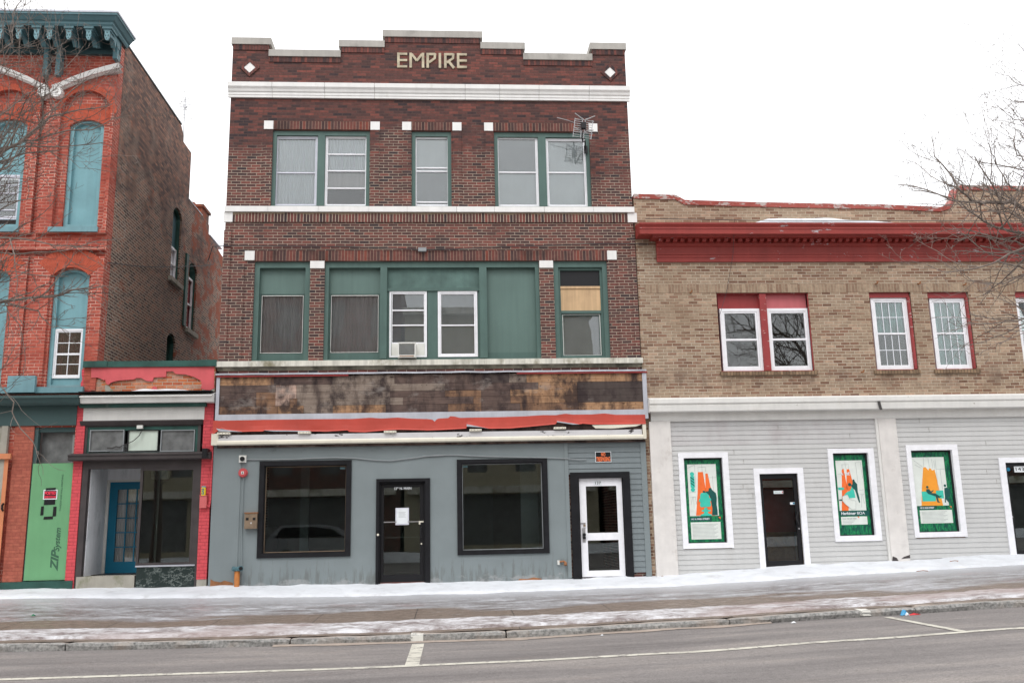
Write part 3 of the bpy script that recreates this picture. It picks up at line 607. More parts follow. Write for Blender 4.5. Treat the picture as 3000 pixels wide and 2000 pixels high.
# ---- third floor
sq = [('B', 455, 804, 526, 868), ('B', 1269, 805, 1340, 867), ('B', 1511, 805, 1581, 868), ('C', 328, 809, 397, 870), ('C', 570, 809, 638, 871), ('C', 1370, 822, 1436, 884)]
rs = [R(*q) for q in sq]; zt = sum(q[3] for q in rs)/6; zb = sum(q[2] for q in rs)/6
tb = MB(); [tb.box(q[0], q[1], -.030, 0, zb, zt) for q in rs]
sl = MB()
for a, b in ((0, 1), (2, 3), (4, 5)): sl.box(rs[a][1]+.002, rs[b][0]-.002, -.018, 0, zb+.004, zt+.0)
sl.each('window_head', 'b_sol', EB)
# pilaster strips under the corner blocks
ps = MB()
for q in rs: ps.box(q[0]+.01, q[1]-.008, -.015, 0, z3b+.01, zb)
ps.each('pilaster_strip', 'b_emp', EB)
bz1, bz0 = (pz('B', 300, 1460)+pz('C', 1500, 1458)+pz('B', 1700, 1455))/3, (pz('B', 300, 1500)+pz('C', 1500, 1500)+pz('B', 1700, 1495))/3
js = [XL-.02]+[px('B', q, 1480) for q in (488, 872, 1258, 1550)]+[px('C', q, 1480) for q in (360, 650, 1030, 1405)]+[XR+.03]; sb = MB()
for a, b in zip(js, js[1:]): sb.box(a+.003, b-.003, -.075, .10, bz0, bz1)
sb.build('terracotta_sill', 'terra', EB)
ca = R('F', 147, 70, 215, 138); cb_ = R('G', 1668, 68, 1738, 133)
for q in (ca, cb_): tb.box(q[0], q[1], -.035, 0, (ca[2]+cb_[2])/2, bz0-.004)
MB().box(ca[1]+.003, cb_[0]-.003, -.028, 0, (ca[2]+cb_[2])/2, bz0-.004).build('brick_course', 'b_sol2', EB)
G3 = 'green'; YW = .09
def green_frame(r, y0=.04, w=.085, top=.11, bot=.03): return MB().ring(r, inset(r, w, w, bot, top), y0, .30)
def RW(c, l, t, r, b, c2=None): return R(c, l, t, r, b, YW, c2)
f3 = [green_frame(q) for q in o3]
m3 = [RW('B', 862, 900, 921, 1450), None, RW('C', 985, 900, 1047, 1450)]
for k in range(3):
    if m3[k]: f3[k].box(m3[k][0]+.004, m3[k][1]-.004, .03, .29, o3[k][2]+.03, o3[k][3]-.11)
fo = [q.build('window_frame', G3, EB) for q in f3]
zb_ = o3[0][2]+.032
w = [RW('B', 535, 915, 862, 1450), RW('B', 921, 912, 1247, 1447), RW('C', 35, 915, 308, 1448), RW('C', 665, 918, 985, 1447), RW('C', 1047, 932, 1355, 1450)]
def zr(c, x, y): return pz(c, x, y, YW)
window(EB, (w[0][0], w[0][1], zb_, w[0][3]), YW, 'white_l', rails=[zr('B', 700, 1192)], back='curt', wav=1)
window(EB, (w[1][0], w[1][1], zb_, w[1][3]), YW, 'white_v', rails=[zr('B', 1080, 1050), zr('B', 1080, 1177), zr('B', 1080, 1310)], back='curt', wav=1, drop=(0, .50))
window(EB, (w[2][0], w[2][1], zb_, w[2][3]), YW, 'white_v', rails=[zr('C', 170, 1154), zr('C', 170, 1180), zr('C', 170, 1416)], back='blind')
window(EB, (w[3][0], w[3][1], zb_, w[3][3]), YW, 'white_v', rails=[zr('C', 820, 1188)], back='blind')
window(EB, (w[4][0], w[4][1], zb_, w[4][3]), YW, 'white_v', rails=[zr('C', 1200, 1190)], back='blind')
# screens and dark parts behind panes
def backing(r, y, mat, name='curtain'): return MB().box(r[0], r[1], y, y+.006, r[2], r[3]).build(name, mat, EB)
backing((w[1][0]+.05, w[1][1]-.05, zr('B', 1080, 1310), zr('B', 1080, 1185)), YW+.10, 'curtg', 'insect_screen')
backing((w[1][0]+.05, w[1][1]-.05, zb_+.03, zr('B', 1080, 1312)), YW+.16, 'curtd')
backing((w[3][0]+.06, w[3][1]-.06, zr('C', 820, 1182), w[3][3]-.06), YW+.052, 'blindg', 'insect_screen')
backing((w[2][0]+.06, w[2][1]-.06, zr('C', 170, 1410), zr('C', 170, 1190)), YW+.052, 'blindg', 'insect_screen')
# ---- second floor
blk = [R('F', 308, 357, 383, 426), R('G', 1511, 352, 1583, 422)]
z1_, z0_ = (blk[0][3]+blk[1][3])/2, (blk[0][2]+blk[1][2])/2
for q in blk: tb.box(q[0], q[1], -.035, 0, z0_, z1_)
MB().box(blk[0][1]+.003, blk[1][0]-.003, -.020, 0, z2t-.0, z1_+.004).each('window_head', 'b_sol', EB)
for q in (R('F', 808, 428, 917, 472), R('G', 992, 424, 1097, 468)): tb.box(q[0], q[1], -.03, 0, z2t-.17, z2t-.004)
tb.each('corner_block', 'terra', EB)
# stepped corner piers (vertical straight joints)
pr_ = MB(); e1, e2, e3 = px('F', 180, 800), px('F', 292, 800), px('F', 368, 800)
g1, g2 = px('G', 1600, 800), px('G', 1710, 800)
pr_.box(XL-.012, e1, -.035, 0, z2b+.01, bz0-.42); pr_.box(e1, e2, -.018, 0, z2b+.01, z1_-.3); pr_.box(g2, XR+.012, -.035, 0, z2b+.01, bz0-.42); pr_.box(g1, g2, -.018, 0, z2b+.01, z1_-.3)
pr_.each('corner_pier', 'b_emp', EB)
g = MB(); [g.ring(q, inset(q, .11, .11, .05, .14), .04, .30) for q in (o2[0], o2[2])]
q = o2[1]; g.ring(q, inset(q, .09, .09, .05, .14), .04, .30)
def RY(c, l, t, r, b, c2=None): return R(c, l, t, r, b, .12, c2)
pA = RY('F', 1345, 450, 1396, 1190); pB = RY('G', 535, 450, 592, 1185)
for p_ in (pA, pB): g.box(p_[0], p_[1], .012, .29, z2b+.05, z2t-.14)
cl, cr_ = pA[1], pB[0]; ztr = pz('F', 1550, 657, .12)
g.box(cl+.001, cr_-.001, .06, .28, ztr-.02, ztr+.05)
gp = RY('F', 1705, 663, 1787, 1180); g.box(gp[0], gp[1], .09, .28, z2b+.05, ztr-.02)
g.box(cl+.001, gp[0]-.79, .09, .28, z2b+.05, ztr-.02)
g.box(cr_-.04, cr_-.001, .09, .28, z2b+.05, ztr-.02); g.box(cl+.001, cr_-.001, .095, .28, z2b+.05, z2b+.09)
g.build('window_frame', 'green', EB)
# panels
pn = MB(); zpn = pz('F', 600, 680, .15)
a0 = inset(o2[0], .11, .11, .05, .14); s1 = (o2[1][0]+.09, pA[0], z2b+.05, z2t-.14); s3 = (pB[1], o2[1][1]-.09, z2b+.05, z2t-.14)
pn.box(a0[0], a0[1], .15, .19, zpn, a0[3]); pn.box(s1[0], s1[1], .15, .19, zpn, s1[3])
pn.box(s3[0], s3[1], .15, .19, s3[2]+.14, s3[3]); pn.each('boarded_panel', 'green_p', EB)
pn = MB().box(s3[0], s3[1], .14, .20, s3[2], s3[2]+.14); pn.box(a0[0], a0[1], .14, .20, a0[2], a0[2]+.12); pn.box(s1[0], s1[1], .14, .20, s1[2], s1[2]+.12); pn.each('frame_rail', 'green', EB)
MB().box(cl, cr_, .13, .17, ztr+.05, z2t-.14).build('boarded_panel', 'green_d', EB)
for q in ((a0[0], a0[1], a0[2]+.12, zpn), (s1[0], s1[1], s1[2]+.12, zpn)):
    window(EB, q, .14, 'green', .03, back='curtg', wav=1, gl='glassw', sash='green', depth=.06)
    MB().ring(inset(q, .046, .046, .046, .046), inset(q, .056, .056, .056, .060), .135, .142).build('putty_line', 'wpeel', EB)
wq = R('F', 1413, 663, 1700, 1180, .10); w6 = (wq[0], wq[1], z2b+.09, ztr-.022)
window(EB, w6, .08, 'white_v', .04, rails=[pz('F', 1550, 808, .1), pz('F', 1550, 922, .1), pz('F', 1550, 1058, .1)], back='blindg')
acr = R('F', 1478, 1056, 1617, 1170, -.1)
wp = MB().box(w6[0]+.05, w6[1]-.05, .085, .10, w6[2]+.03, pz('F', 1550, 1062, .1)); wp.build('accordion_panel', 'ac', EB)
wq = R('G', 217, 663, 520, 1178, .10); w7 = (wq[0], wq[1], z2b+.09, ztr-.022)
window(EB, w7, .08, 'white_v', .045, rails=[pz('G', 370, 922, .1)], back='blindg')
q = inset(o2[2], .11, .11, .05, .14); rl = pz('G', 1310, 822, .13)
fr_ = MB().ring(q, inset(q, .05, .05, .05, .06), .10, .26); fr_.box(q[0]+.05, q[1]-.05, .09, .2, rl-.03, rl+.03); fr_.build('sash', 'green', EB)
bz = pz('G', 1300, 625, .13)
MB().box(q[0]+.04, q[1]-.04, .145, .165, bz, q[3]-.05).build('blackout_panel', 'blk', EB)
MB().box(q[0]+.05, q[1]-.05, .12, .14, rl+.03, bz-.06).box(q[0]+.05, q[1]-.05, .10, .14, bz-.057, bz).build('plywood_board', 'ply', EB)
window(EB, (q[0]+.05, q[1]-.05, q[2]+.02, rl-.03), .13, 'green', .03, back='blindg', gl='glassw')
MB().ring((q[0]+.075, q[1]-.075, q[2]+.05, rl-.05), (q[0]+.087, q[1]-.087, q[2]+.062, rl-.06), .126, .132).build('putty_line', 'wpeel', EB)
# sill band and its moulding
s1z, s0z = z2b+.005, z2b-.115; js = [XL-.05]+[px('F', q, 1220) for q in (345, 835, 1358)]+[px('G', q, 1210) for q in (87, 570, 1085, 1558)]+[XR+.05]; sb = MB()
for a, b in zip(js, js[1:]): sb.box(a+.003, b-.003, -.10, .12, s0z, s1z)
sb.build('terracotta_sill', 'terra_d', EB)
MB().xprof([(0, s0z-.075), (-.02, s0z-.075), (-.03, s0z-.04), (-.065, s0z-.02), (-.075, s0z-.001), (0, s0z-.001)], XL-.03, XR+.03).build('sill_moulding', 'terra_s', EB)
# ---- timber sign fascia
FY = -.13
ft = (pz('O', 700, 145, FY)+pz('Q', 1200, 118, FY))/2; fbL, fbR = pz('O', 150, 590, FY), pz('Q', 2225, 460, FY); fb = (fbL+fbR)/2
fl = px('O', 118, 400, FY); fr2 = px('Q', 2265, 300, FY); bl, br = px('O', 153, 400, FY), px('Q', 2222, 300, FY)
H_ = ft-fb; bd = MB(); random.seed(5)
def OX(v): return px('O', v, 350, FY)
def QX(v): return px('Q', v, 300, FY)
lay = [((0, .24), [(bl, 2), (OX(725), 0), (OX(1350), 1), (OX(2010), 0), (QX(600), 5), (QX(850), 1), (QX(1030), 2), (br, 0)]),
       ((.24, .43), [(bl, 0), (OX(750), 3), (OX(970), 1), (OX(2100), 1), (QX(190), 0), (QX(1150), 2), (QX(1550), 5), (br, 0)]),
       ((.43, .60), [(bl, 0), (OX(545), 4), (OX(750), 3), (OX(970), 1), (OX(1960), 0), (QX(190), 4), (QX(560), 0), (QX(860), 2), (QX(1550), 5), (br, 0)]),
       ((.60, .79), [(bl, 0), (OX(545), 4), (OX(750), 3), (OX(900), 4), (OX(980), 1), (OX(2100), 0), (QX(190), 0), (QX(480), 4), (QX(560), 0), (QX(860), 4), (QX(1150), 2), (QX(1550), 5), (br, 0)]),
       ((.79, 1.0), [(bl, 4), (OX(780), 2), (OX(1050), 1), (OX(1360), 2), (OX(1920), 0), (QX(220), 4), (QX(560), 0), (QX(960), 4), (QX(1560), 2), (br, 0)])]
for (t0, t1), seg in lay:
    for (a, m_), (b, _) in zip(seg, seg[1:]):
        j = random.uniform(0, .006); bd.box(a+.002, b-.002, FY+j, FY+.03, ft-H_*t1+.002, ft-H_*t0-.002, m_)
for k in range(60): xx = random.uniform(bl+.05, br-.05); zz = ft-H_*random.choice((.05, .19, .28, .40, .47, .56, .64, .75, .84, .95)); bd.cyl((xx, zz), .010, FY-.004, FY+.001, 6, 5)
bd.build('plank_cladding', WD, EB)
MB().box(bl-.01, br+.01, FY+.03, -.001, fb-.7, ft+.01).build('fascia_backing', WD[0], EB)
zb2 = ft-H_
sv = MB().box(fl, bl, FY-.022, -.001, zb2-.12, ft).box(br, fr2, FY-.022, -.001, zb2-.20, ft).box(bl, br, FY-.022, FY+.0, zb2-.26, zb2+.001); sv.build('metal_trim', 'silver', EB)
fm = MB(); n = 90; rows = [[], [], []]
for i in range(n+1):
    x = fl-.02+(fr2-fl+.02)*i/n; wv_ = .012*noise.noise(Vector((x*2, 1, 0)))
    rows[0].append((x, FY-.05-.01*noise.noise(Vector((x*3, 2, 0))), ft+.055+wv_)); rows[1].append((x, FY-.05, ft+.02+wv_)); rows[2].append((x, 0, ft+.06))
fm.loft([rows[2], rows[0], rows[1]]); fm.build('snow_dusted_flashing', 'silver', EB)
MB().box(fl, OX(1520), FY-.045, -.002, ft-.022, ft+.006).box(QX(930), fr2+.02, FY-.045, -.002, ft-.018, ft+.012).each('red_edge_strip', 'redt', EB)
# torn red band
tb_ = MB(); n = 220; r0_, r1_, r2_, r3_ = [], [], [], []
botO = [(90, 765), (170, 700), (240, 725), (400, 738), (520, 735), (615, 735), (620, 722), (900, 725), (1050, 732), (1300, 735), (1525, 722), (1528, 738), (1700, 742), (1830, 730), (1950, 720), (2060, 715), (2352, 722)]
botQ = [(0, 703), (200, 695), (408, 683), (412, 640), (520, 665), (640, 684), (850, 682), (1100, 660), (1330, 638), (1336, 608), (1450, 622), (1570, 640), (1600, 632), (1700, 640), (2100, 638), (2285, 636)]
topO = [(90, 620), (150, 622), (600, 612), (1200, 605), (1400, 604), (1550, 603), (1640, 598), (1750, 590), (1880, 598), (2040, 588), (2200, 600), (2352, 604)]
topQ = [(0, 585), (60, 592), (90, 620), (105, 582), (225, 575), (230, 556), (290, 560), (340, 574), (500, 570), (700, 568), (1000, 558), (1200, 545), (1330, 546), (1430, 530), (1500, 540), (1700, 538), (1830, 528), (1950, 542), (2285, 540)]
def conv(l1, l2, d): return [P('O', a, b, d) for a, b in l1]+[P('Q', a, b, d) for a, b in l2]
def lin(l, x):
    if x <= l[0][0]: return l[0][1]
    for (a, b), (c, d) in zip(l, l[1:]):
        if x <= c: return b+(d-b)*(x-a)/max(1e-6, c-a)
    return l[-1][1]
YT = FY-.027; bot = conv(botO, botQ, YT-.05); top = conv(topO, topQ, YT); xa, xb = fl-.03, XR+.02
for i in range(n+1):
    x = xa+(xb-xa)*i/n; zt_, zb_2 = lin(top, x), lin(bot, x); cu = .028+.018*noise.noise(Vector((x*1.6, 7, 0)))+.006*noise.noise(Vector((x*7, 7, 0))); md = zt_+(zb_2-zt_)*.5
    r0_.append((x, YT, zt_)); r1_.append((x, YT-.006-.006*noise.noise(Vector((x*4, 1, 0))), md)); r2_.append((x, YT-cu*.55, zb_2+.03)); r3_.append((x, YT-cu-.01, zb_2))
tb_.loft([r0_, r1_, r2_, r3_]); tb_.loft([[(a, b+.004, c) for a, b, c in r_] for r_ in (r0_, r1_, r2_, r3_)])
tb_.build('torn_red_band', 'redm', EB, smooth=False)
fl_ = MB()      # folded-back corners showing bare metal
for c, pts in (('O', [(120, 703), (260, 722), (400, 740), (150, 735)]), ('O', [(617, 722), (1130, 728), (1060, 738), (720, 735)]), ('Q', [(412, 638), (640, 684), (560, 672), (410, 662)]), ('Q', [(1336, 606), (1572, 640), (1500, 642), (1345, 618)])):
    fl_.prism([P(c, a, b, YT-.07) for a, b in pts], YT-.075, YT-.066)
fl_.each('bent_metal_flap', 'silver', EB)
MB().prism([P('Q', a, b, YT-.06) for a, b in ((1700, 650), (2210, 640), (2150, 662), (1900, 684), (1735, 682))], YT-.07, YT-.058).build('loose_cream_strip', 'cream', EB)
br_ = MB()
for c, x, y in (('O', 200, 756), ('O', 1055, 748), ('O', 1964, 738), ('Q', 502, 699), ('Q', 1370, 678)):
    cx_, cz = P(c, x, y, FY-.1); br_.box(cx_-.13, cx_+.13, FY-.12, FY+.02, cz-.022, cz+.022)
    for q in (-.09, -.02, .05, .10): br_.cyl((cx_+q, cz), .007, FY-.124, FY-.119, 8, 1)
br_.build('hanger_bracket', ['cream', 'blk'], EB)
# gutter rail below
ra = (pz('O', 1200, 757, -.2)+pz('Q', 1200, 700, -.2))/2; rbm = (pz('O', 1200, 822, -.22)+pz('Q', 1200, 755, -.22))/2; rc = (pz('O', 1200, 870, -.22)+pz('Q', 1200, 800, -.22))/2
rl0, rl1 = px('O', 145, 800, -.2), px('Q', 2215, 740, -.2)
MB().xprof([(0, ra+.0), (-.20, ra-.01), (-.20, rbm), (0, rbm)], rl0, rl1).build('awning_rail', 'silver_s', EB)
MB().xprof([(0, rbm-.001), (-.215, rbm-.001), (-.235, rbm-.03), (-.235, rc+.02), (-.215, rc), (0, rc)], rl0-.02, rl1+.02).box(rl0-.15, rl0-.001, -.19, 0, rc+.005, ra+.03).box(rl1+.021, XR+.02, -.19, 0, rc+.005, ra+.1).each('awning_lip', 'cream', EB)
# ---- ground floor cladding
gx0, gx1 = px('J', 62, 900), px('K', 1222, 900); gtop = rc+.01
cut = [rect(q) for q in (sw1, sw2)]
gw = [(gx0, .2), (d139[0], .2), (d139[0], d139[3]), (d139[1], d139[3]), (d139[1], .2), (gx1, .2), (gx1, gtop), (gx0, gtop)]
MB().wall(gw, cut, -.05, -.001).build('painted_cladding', 'greyb', EB)
x3 = px('J', 270, 900); MB().box(gx0-.02, x3, -.062, -.051, .42, gtop-.001).build('corner_board', 'grey', EB)
MB().box(gx1-.075, gx1+.004, -.063, -.051, .42, gtop-.001).build('cover_strip', 'grey', EB)
z_ = .50; xr2 = XR-.03
siding(gx1+.006, xr2-.07, z_, gtop, .1155, [(gx1, d137[1]+.05, 0, d137[3]+.05)], -.03, .016).build('clapboard', 'grey2', EB)
MB().box(xr2-.07, xr2+.05, -.055, -.001, .3, gtop-.002).build('corner_board', 'grey', EB)
for r, o_ in ((sw1, R('J', 410, 520, 1119, 1258, -.06)), (sw2, R('K', 364, 506, 1062, 1234, -.06))):
    wf = MB().ring(o_, inset(r, .03), -.085, -.0515); wf.ring(inset(r, .001), inset(r, .045), -.0512, .14); f_ = wf.build('shop_window_frame', 'black', EB)
    MB().box(r[0]+.045, r[1]-.045, .06, .068, r[2]+.045, r[3]-.045).build('pane', 'glassd', f_)
    MB().ring(inset(r, .045), inset(r, .06), .045, .062).build('glazing_bead', 'brass' if r is sw1 else 'galv', f_)
    k = P('J', 1055, 577, .06) if r is sw1 else P('K', 425, 565, .06)
    MB().box(k[0]-.055, k[0]+.055, .056, .059, k[1]-.02, k[1]+.02).build('window_sticker', 'teal_l', f_)
# door 139
o_ = (px('J', 1310, 1050, -.06), px('J', 1725, 1050, -.06), .30, pz('J', 1515, 656, -.06)); r = d139
df = MB(); df.box(o_[0], r[0]+.03, -.085, -.03, .3, o_[3]); df.box(r[1]-.03, o_[1], -.085, -.03, .3, o_[3]); df.box(r[0]+.03, r[1]-.03, -.085, -.03, r[3]-.02, o_[3])
df.box(r[0], r[0]+.06, -.029, .15, .3, r[3]); df.box(r[1]-.06, r[1], -.029, .15, .3, r[3]); df.box(r[0]+.06, r[1]-.06, -.029, .15, r[3]-.06, r[3]); df.build('door_surround', 'black', EB)
lf = (r[0]+.065, r[1]-.065, .40, r[3]-.065); dl = MB().ring(lf, (lf[0]+.06, lf[1]-.085, lf[2]+.17, lf[3]-.08), .03, .075); D1 = dl.build('door', 'blk', EB)
MB().box(lf[0]+.06, lf[1]-.085, .05, .056, lf[2]+.17, lf[3]-.08).build('pane', 'glassd', D1)
hb = MB(); zh1, zh2 = pz('J', 1515, 987, .05), pz('J', 1515, 1105, .05); hb.box(lf[0]+.06, lf[1]-.085, .02, .028, zh1-.010, zh1+.010); hb.build('push_bar', 'steel', D1)
MB().box(lf[0]+.06, lf[1]-.085, .058, .064, zh2-.008, zh2+.008).build('inner_bar', 'galv', D1)
hx = lf[1]-.05; MB().tube([(hx, .03, zh1-.12), (hx, -.03, zh1-.12), (hx-.015, -.03, zh1-.22), (hx, -.03, zh1-.32), (hx, .03, zh1-.32)], .012).build('door_handle', 'blk', D1)
MB().box(hx-.055, hx+.045, .012, .03, zh1-.02, zh1+.012).box(hx-.055, hx-.02, .012, .03, zh1-.06, zh1-.021).cyl((hx+.0, zh1-.46), .016, .018, .03).cyl((o_[0]+.045, pz('J', 1325, 1085, 0)), .024, -.10, -.085).build('lock', 'cream', D1)
k = P('J', 1515, 732, .04); text('lettering', '139 N. MAIN', 'paper', D1, k[0], k[1], .07, .028, width=.36, bold=.002)
# door 137
r = d137; o_ = (px('K', 1242, 1050, -.06), px('K', 1703, 1050, -.06), .30, pz('K', 1460, 606, -.06))
df = MB(); df.box(o_[0], r[0]+.01, -.075, -.001, .3, o_[3]); df.box(r[1]-.01, o_[1], -.075, -.001, .3, o_[3]); df.box(r[0]+.01, r[1]-.01, -.075, -.001, r[3]-.01, o_[3])
df.box(r[0]+.001, r[0]+.025, .0, .12, .3, r[3]); df.box(r[1]-.025, r[1]-.001, .0, .12, .3, r[3]); df.build('door_surround', 'black', EB)
lf = (r[0]+.03, r[1]-.03, .42, r[3]-.01); u1 = R('K', 1355, 713, 1590, 1070, .0); u2 = R('K', 1370, 1127, 1602, 1358, .0)
u2 = (u1[0], u1[1], u2[2], u2[3])
D2 = MB().wall(rect(lf), [rect(u1), rect(u2)], 0, .045).build('door', 'white_v', EB)
for q in (u1, u2): MB().box(q[0]-.004, q[1]+.004, .018, .024, q[2]-.004, q[3]+.004).build('pane', 'glassd', D2)
hx = px('K', 1335, 1085, 0); hz_ = pz('K', 1335, 1085, 0)
MB().box(hx-.035, hx+.03, -.012, 0, hz_-.16, hz_+.14).build('lock_plate', 'steel', D2); MB().cyl((hx, hz_), .035, -.07, -.012, 14).box(hx-.03, hx+.03, -.05, -.013, hz_-.09, hz_-.04).build('door_handle', 'blk', D2)
MB().box(hx-.08, hx+.04, -.02, 0, hz_+.235, hz_+.25).build('hasp', 'steel', D2); MB().box(hx-.01, hx+.035, -.035, -.012, hz_+.17, hz_+.215).build('padlock', 'brass', D2)
k = P('K', 1439, 691, 0); MB().box(k[0]-.085, k[0]+.085, -.004, 0, k[1]-.05, k[1]+.05).build('number_plate', 'paper', D2)
text('lettering', '137', 'blk', D2, k[0], k[1], .085, -.006, width=.12)
im = MB()
for q in (.9, 1.25, 1.6): im.box(lf[0]+.2, lf[0]+.5, .9, 1.1, q, q+.012)
im.build('stair_tread', 'galv', EB)
MB().prism([P('J', a, b, -.06) for a, b in ((45, 1425), (70, 1440), (120, 1448), (150, 1436), (215, 1452), (222, 1500), (40, 1500))][::-1], -.068, -.045).build('exposed_brick_patch', 'rust', EB)
MB().prism([P('K', a, b, -.06) for a, b in ((830, 1440), (840, 1422), (900, 1424), (950, 1412), (1010, 1420), (1015, 1440))][::-1], -.056, -.045).build('exposed_brick_patch', 'rust', EB)
# ---- fittings on the maroon building (each lifts off: things of their own)
def plate(nm, label, cat, c, l, t, r, b, y0, y1, mat, group=None):
    q = R(c, l, t, r, b, y0); o = MB().rb(q, y0, y1).build(nm, mat); return tag(o, label, cat, group), q
q = R('J', 1465, 885, 1557, 1005, .02); t = thing('paper_notice', 'white paper notice in a plastic sleeve taped to the black shop door', 'notice', ((q[0]+q[1])/2, .0, q[2]))
MB().rb(inset(q, -.015), .024, .027).build('plastic_sleeve', 'white_l', t); MB().rb(inset(q, .01), .019, .0235).build('sheet', 'paper', t)
nl = MB()
for k in range(5): nl.box(q[0]+.05, q[1]-.05-.02*(k % 2), .0165, .0185, q[3]-.08-k*.025, q[3]-.074-k*.025)
nl.build('text_lines', 'line_i', t)
q = R('K', 1421, 450, 1543, 531, -.05); t = thing('warning_sign', 'black sign with orange NO TRESPASSING lettering above the white door', 'sign', ((q[0]+q[1])/2, -.05, q[2]))
MB().rb(q, -.054, -.046).build('sign_border', 'paper', t); MB().rb(inset(q, .012), -.057, -.0545).build('sign_face', 'blk', t)
cx_ = (q[0]+q[1])/2; hh = q[3]-q[2]; text('lettering', 'NO', 'o_sign', t, cx_, q[3]-hh*.27, hh*.46, -.0575, width=(q[1]-q[0])*.26, bold=.004); text('lettering', 'TRESPASSING', 'o_sign', t, cx_, q[2]+hh*.27, hh*.55, -.0575, width=(q[1]-q[0])*.88, bold=.004)
k = P('J', 293, 507, -.06); t = thing('junction_box', 'small pale grey box with a dark round lens above the red alarm bell', 'electrical box', (k[0], -.06, k[1]-.08))
MB().box(k[0]-.075, k[0]+.075, -.11, -.0625, k[1]-.075, k[1]+.075).build('box_body', 'ac', t); MB().cyl(k, .048, -.15, -.1105).build('round_lens', 'blk', t)
k2 = P('J', 295, 613, -.06); t = thing('alarm_bell', 'round faded red alarm bell on the grey wall', 'alarm bell', (k2[0], -.06, k2[1]-.1))
MB().cyl(k2, .095, -.10, -.0625, 28).cyl(k2, .075, -.13, -.1005, 28).build('gong', 'alarm', t); MB().box(k2[0]-.028, k2[0]+.028, -.138, -.1305, k2[1]-.028, k2[1]+.028).build('name_plate', 'ac', t); MB().cyl(k2, .014, -.145, -.1385).build('screw', 'blk', t)
kb = P('J', 278, 1455, -.07)
o = MB().tube([(k2[0]+.01, -.075, k2[1]-.098), (k2[0]+.012, -.075, 1.6), (kb[0]+.02, -.075, .45)], .011).build('conduit', 'grey'); tag(o, 'thin grey painted conduit running down from the red alarm bell', 'conduit')
pts = [(320, 510), (500, 512), (700, 508), (850, 500), (1000, 496), (1150, 500), (1300, 515), (1420, 520), (1550, 505), (1700, 485), (1829, 480)]
pk = [(1565-1829+1829-1565, 503)]
pts = [P('J', a, b, -.07) for a, b in pts]+[P('K', a, b, -.07) for a, b in ((100, 485), (200, 477), (350, 476), (600, 488), (900, 494), (1150, 500), (1300, 512), (1350, 508))]
o = MB().tube([(a, -.075, b) for a, b in pts], .011, 6).build('cable', 'galv'); tag(o, 'wavy grey cable strung across the grey wall above both shop windows', 'cable')
q = R('J', 308, 922, 403, 1040, -.1); t = thing('mailbox', 'tan metal mailbox with two small windows left of the shop window', 'mailbox', ((q[0]+q[1])/2, -.06, q[2]))
MB().rb(q, -.16, -.0625).build('box_body', 'brass', t); MB().box(q[0]-.01, q[1]+.01, -.175, -.0625, q[3]+.001, q[3]+.02).build('lid', 'rust', t)
MB().box(q[0]+.03, q[0]+.085, -.164, -.1605, q[3]-.14, q[3]-.09).box(q[1]-.085, q[1]-.03, -.164, -.1605, q[3]-.14, q[3]-.09).each('view_window', 'blk', t)
text('lettering', 'v', 'paper', t, (q[0]+q[1])/2+.01, q[2]+.12, .08, -.1605)
k = P('J', 247, 1400, -.15); kb = pz('J', 247, 1490, -.15)
t = thing('standpipe', 'orange standpipe with a two-way teal cap at the foot of the grey wall', 'fire standpipe', (k[0], -.15, .38))
zt_ = pz('J', 247, 1362, -.15); MB().tube([(k[0], -.15, .3), (k[0], -.15, zt_)], .055, 14).build('pipe', 'orange', t, smooth=True)
hd = MB().tube([(k[0], -.15, zt_), (k[0], -.15, zt_+.07)], [.066, .05], 14); hd.tube([(k[0], -.15, zt_+.03), (k[0]+.07, -.20, zt_+.05), (k[0]+.09, -.24, zt_+.05)], [.05, .05, .055], 12); hd.tube([(k[0], -.15, zt_+.03), (k[0]-.09, -.20, zt_+.05)], [.045, .05], 12); hd.build('two_way_cap', 'teal', t)
MB().cyl((k[0]+.093, zt_+.05), .038, -.262, -.236, 14).build('outlet', 'blk', t)
k = P('K', 1160, 1300, -.1); t = thing('tap_pipe', 'rusty elbow pipe with a grey box low on the grey wall beside the white door', 'pipe', (k[0], -.06, k[1]-.1))
MB().box(k[0]-.075, k[0]-.03, -.09, -.0505, k[1]-.04, k[1]+.05).build('box_body', 'ac', t)
MB().tube([(k[0]-.03, -.09, k[1]+.02), (k[0]+.06, -.10, k[1]+.03), (k[0]+.09, -.11, k[1]), (k[0]+.085, -.13, k[1]-.05)], [.018, .02, .03, .04], 10).build('elbow', 'rust', t)
# air conditioner
q = acr; t = thing('air_conditioner', 'off-white window air conditioner with a louvred face', 'air conditioner', ((q[0]+q[1])/2, -.1, q[2]))
MB().ring(q, inset(q, .03, .03, .05, .03), -.18, .14).box(q[0]+.03, q[1]-.03, -.14, .13, q[2]+.05, q[3]-.03).build('case', 'ac', t)
lv = MB(); 
for k in range(13): zz = q[2]+.06+k*(q[3]-q[2]-.10)/13; lv.add([(q[0]+.03, -.172, zz), (q[1]-.03, -.172, zz), (q[1]-.03, -.15, zz+.014), (q[0]+.03, -.15, zz+.014), (q[0]+.03, -.168, zz-.004), (q[1]-.03, -.168, zz-.004)], [(0, 1, 2, 3), (0, 1, 5, 4)])
lv.build('louvre', 'acg', t); MB().box(q[0]+.04, q[1]-.04, -.183, -.1805, q[2]+.012, q[2]+.03).build('rust_strip', 'rust', t)
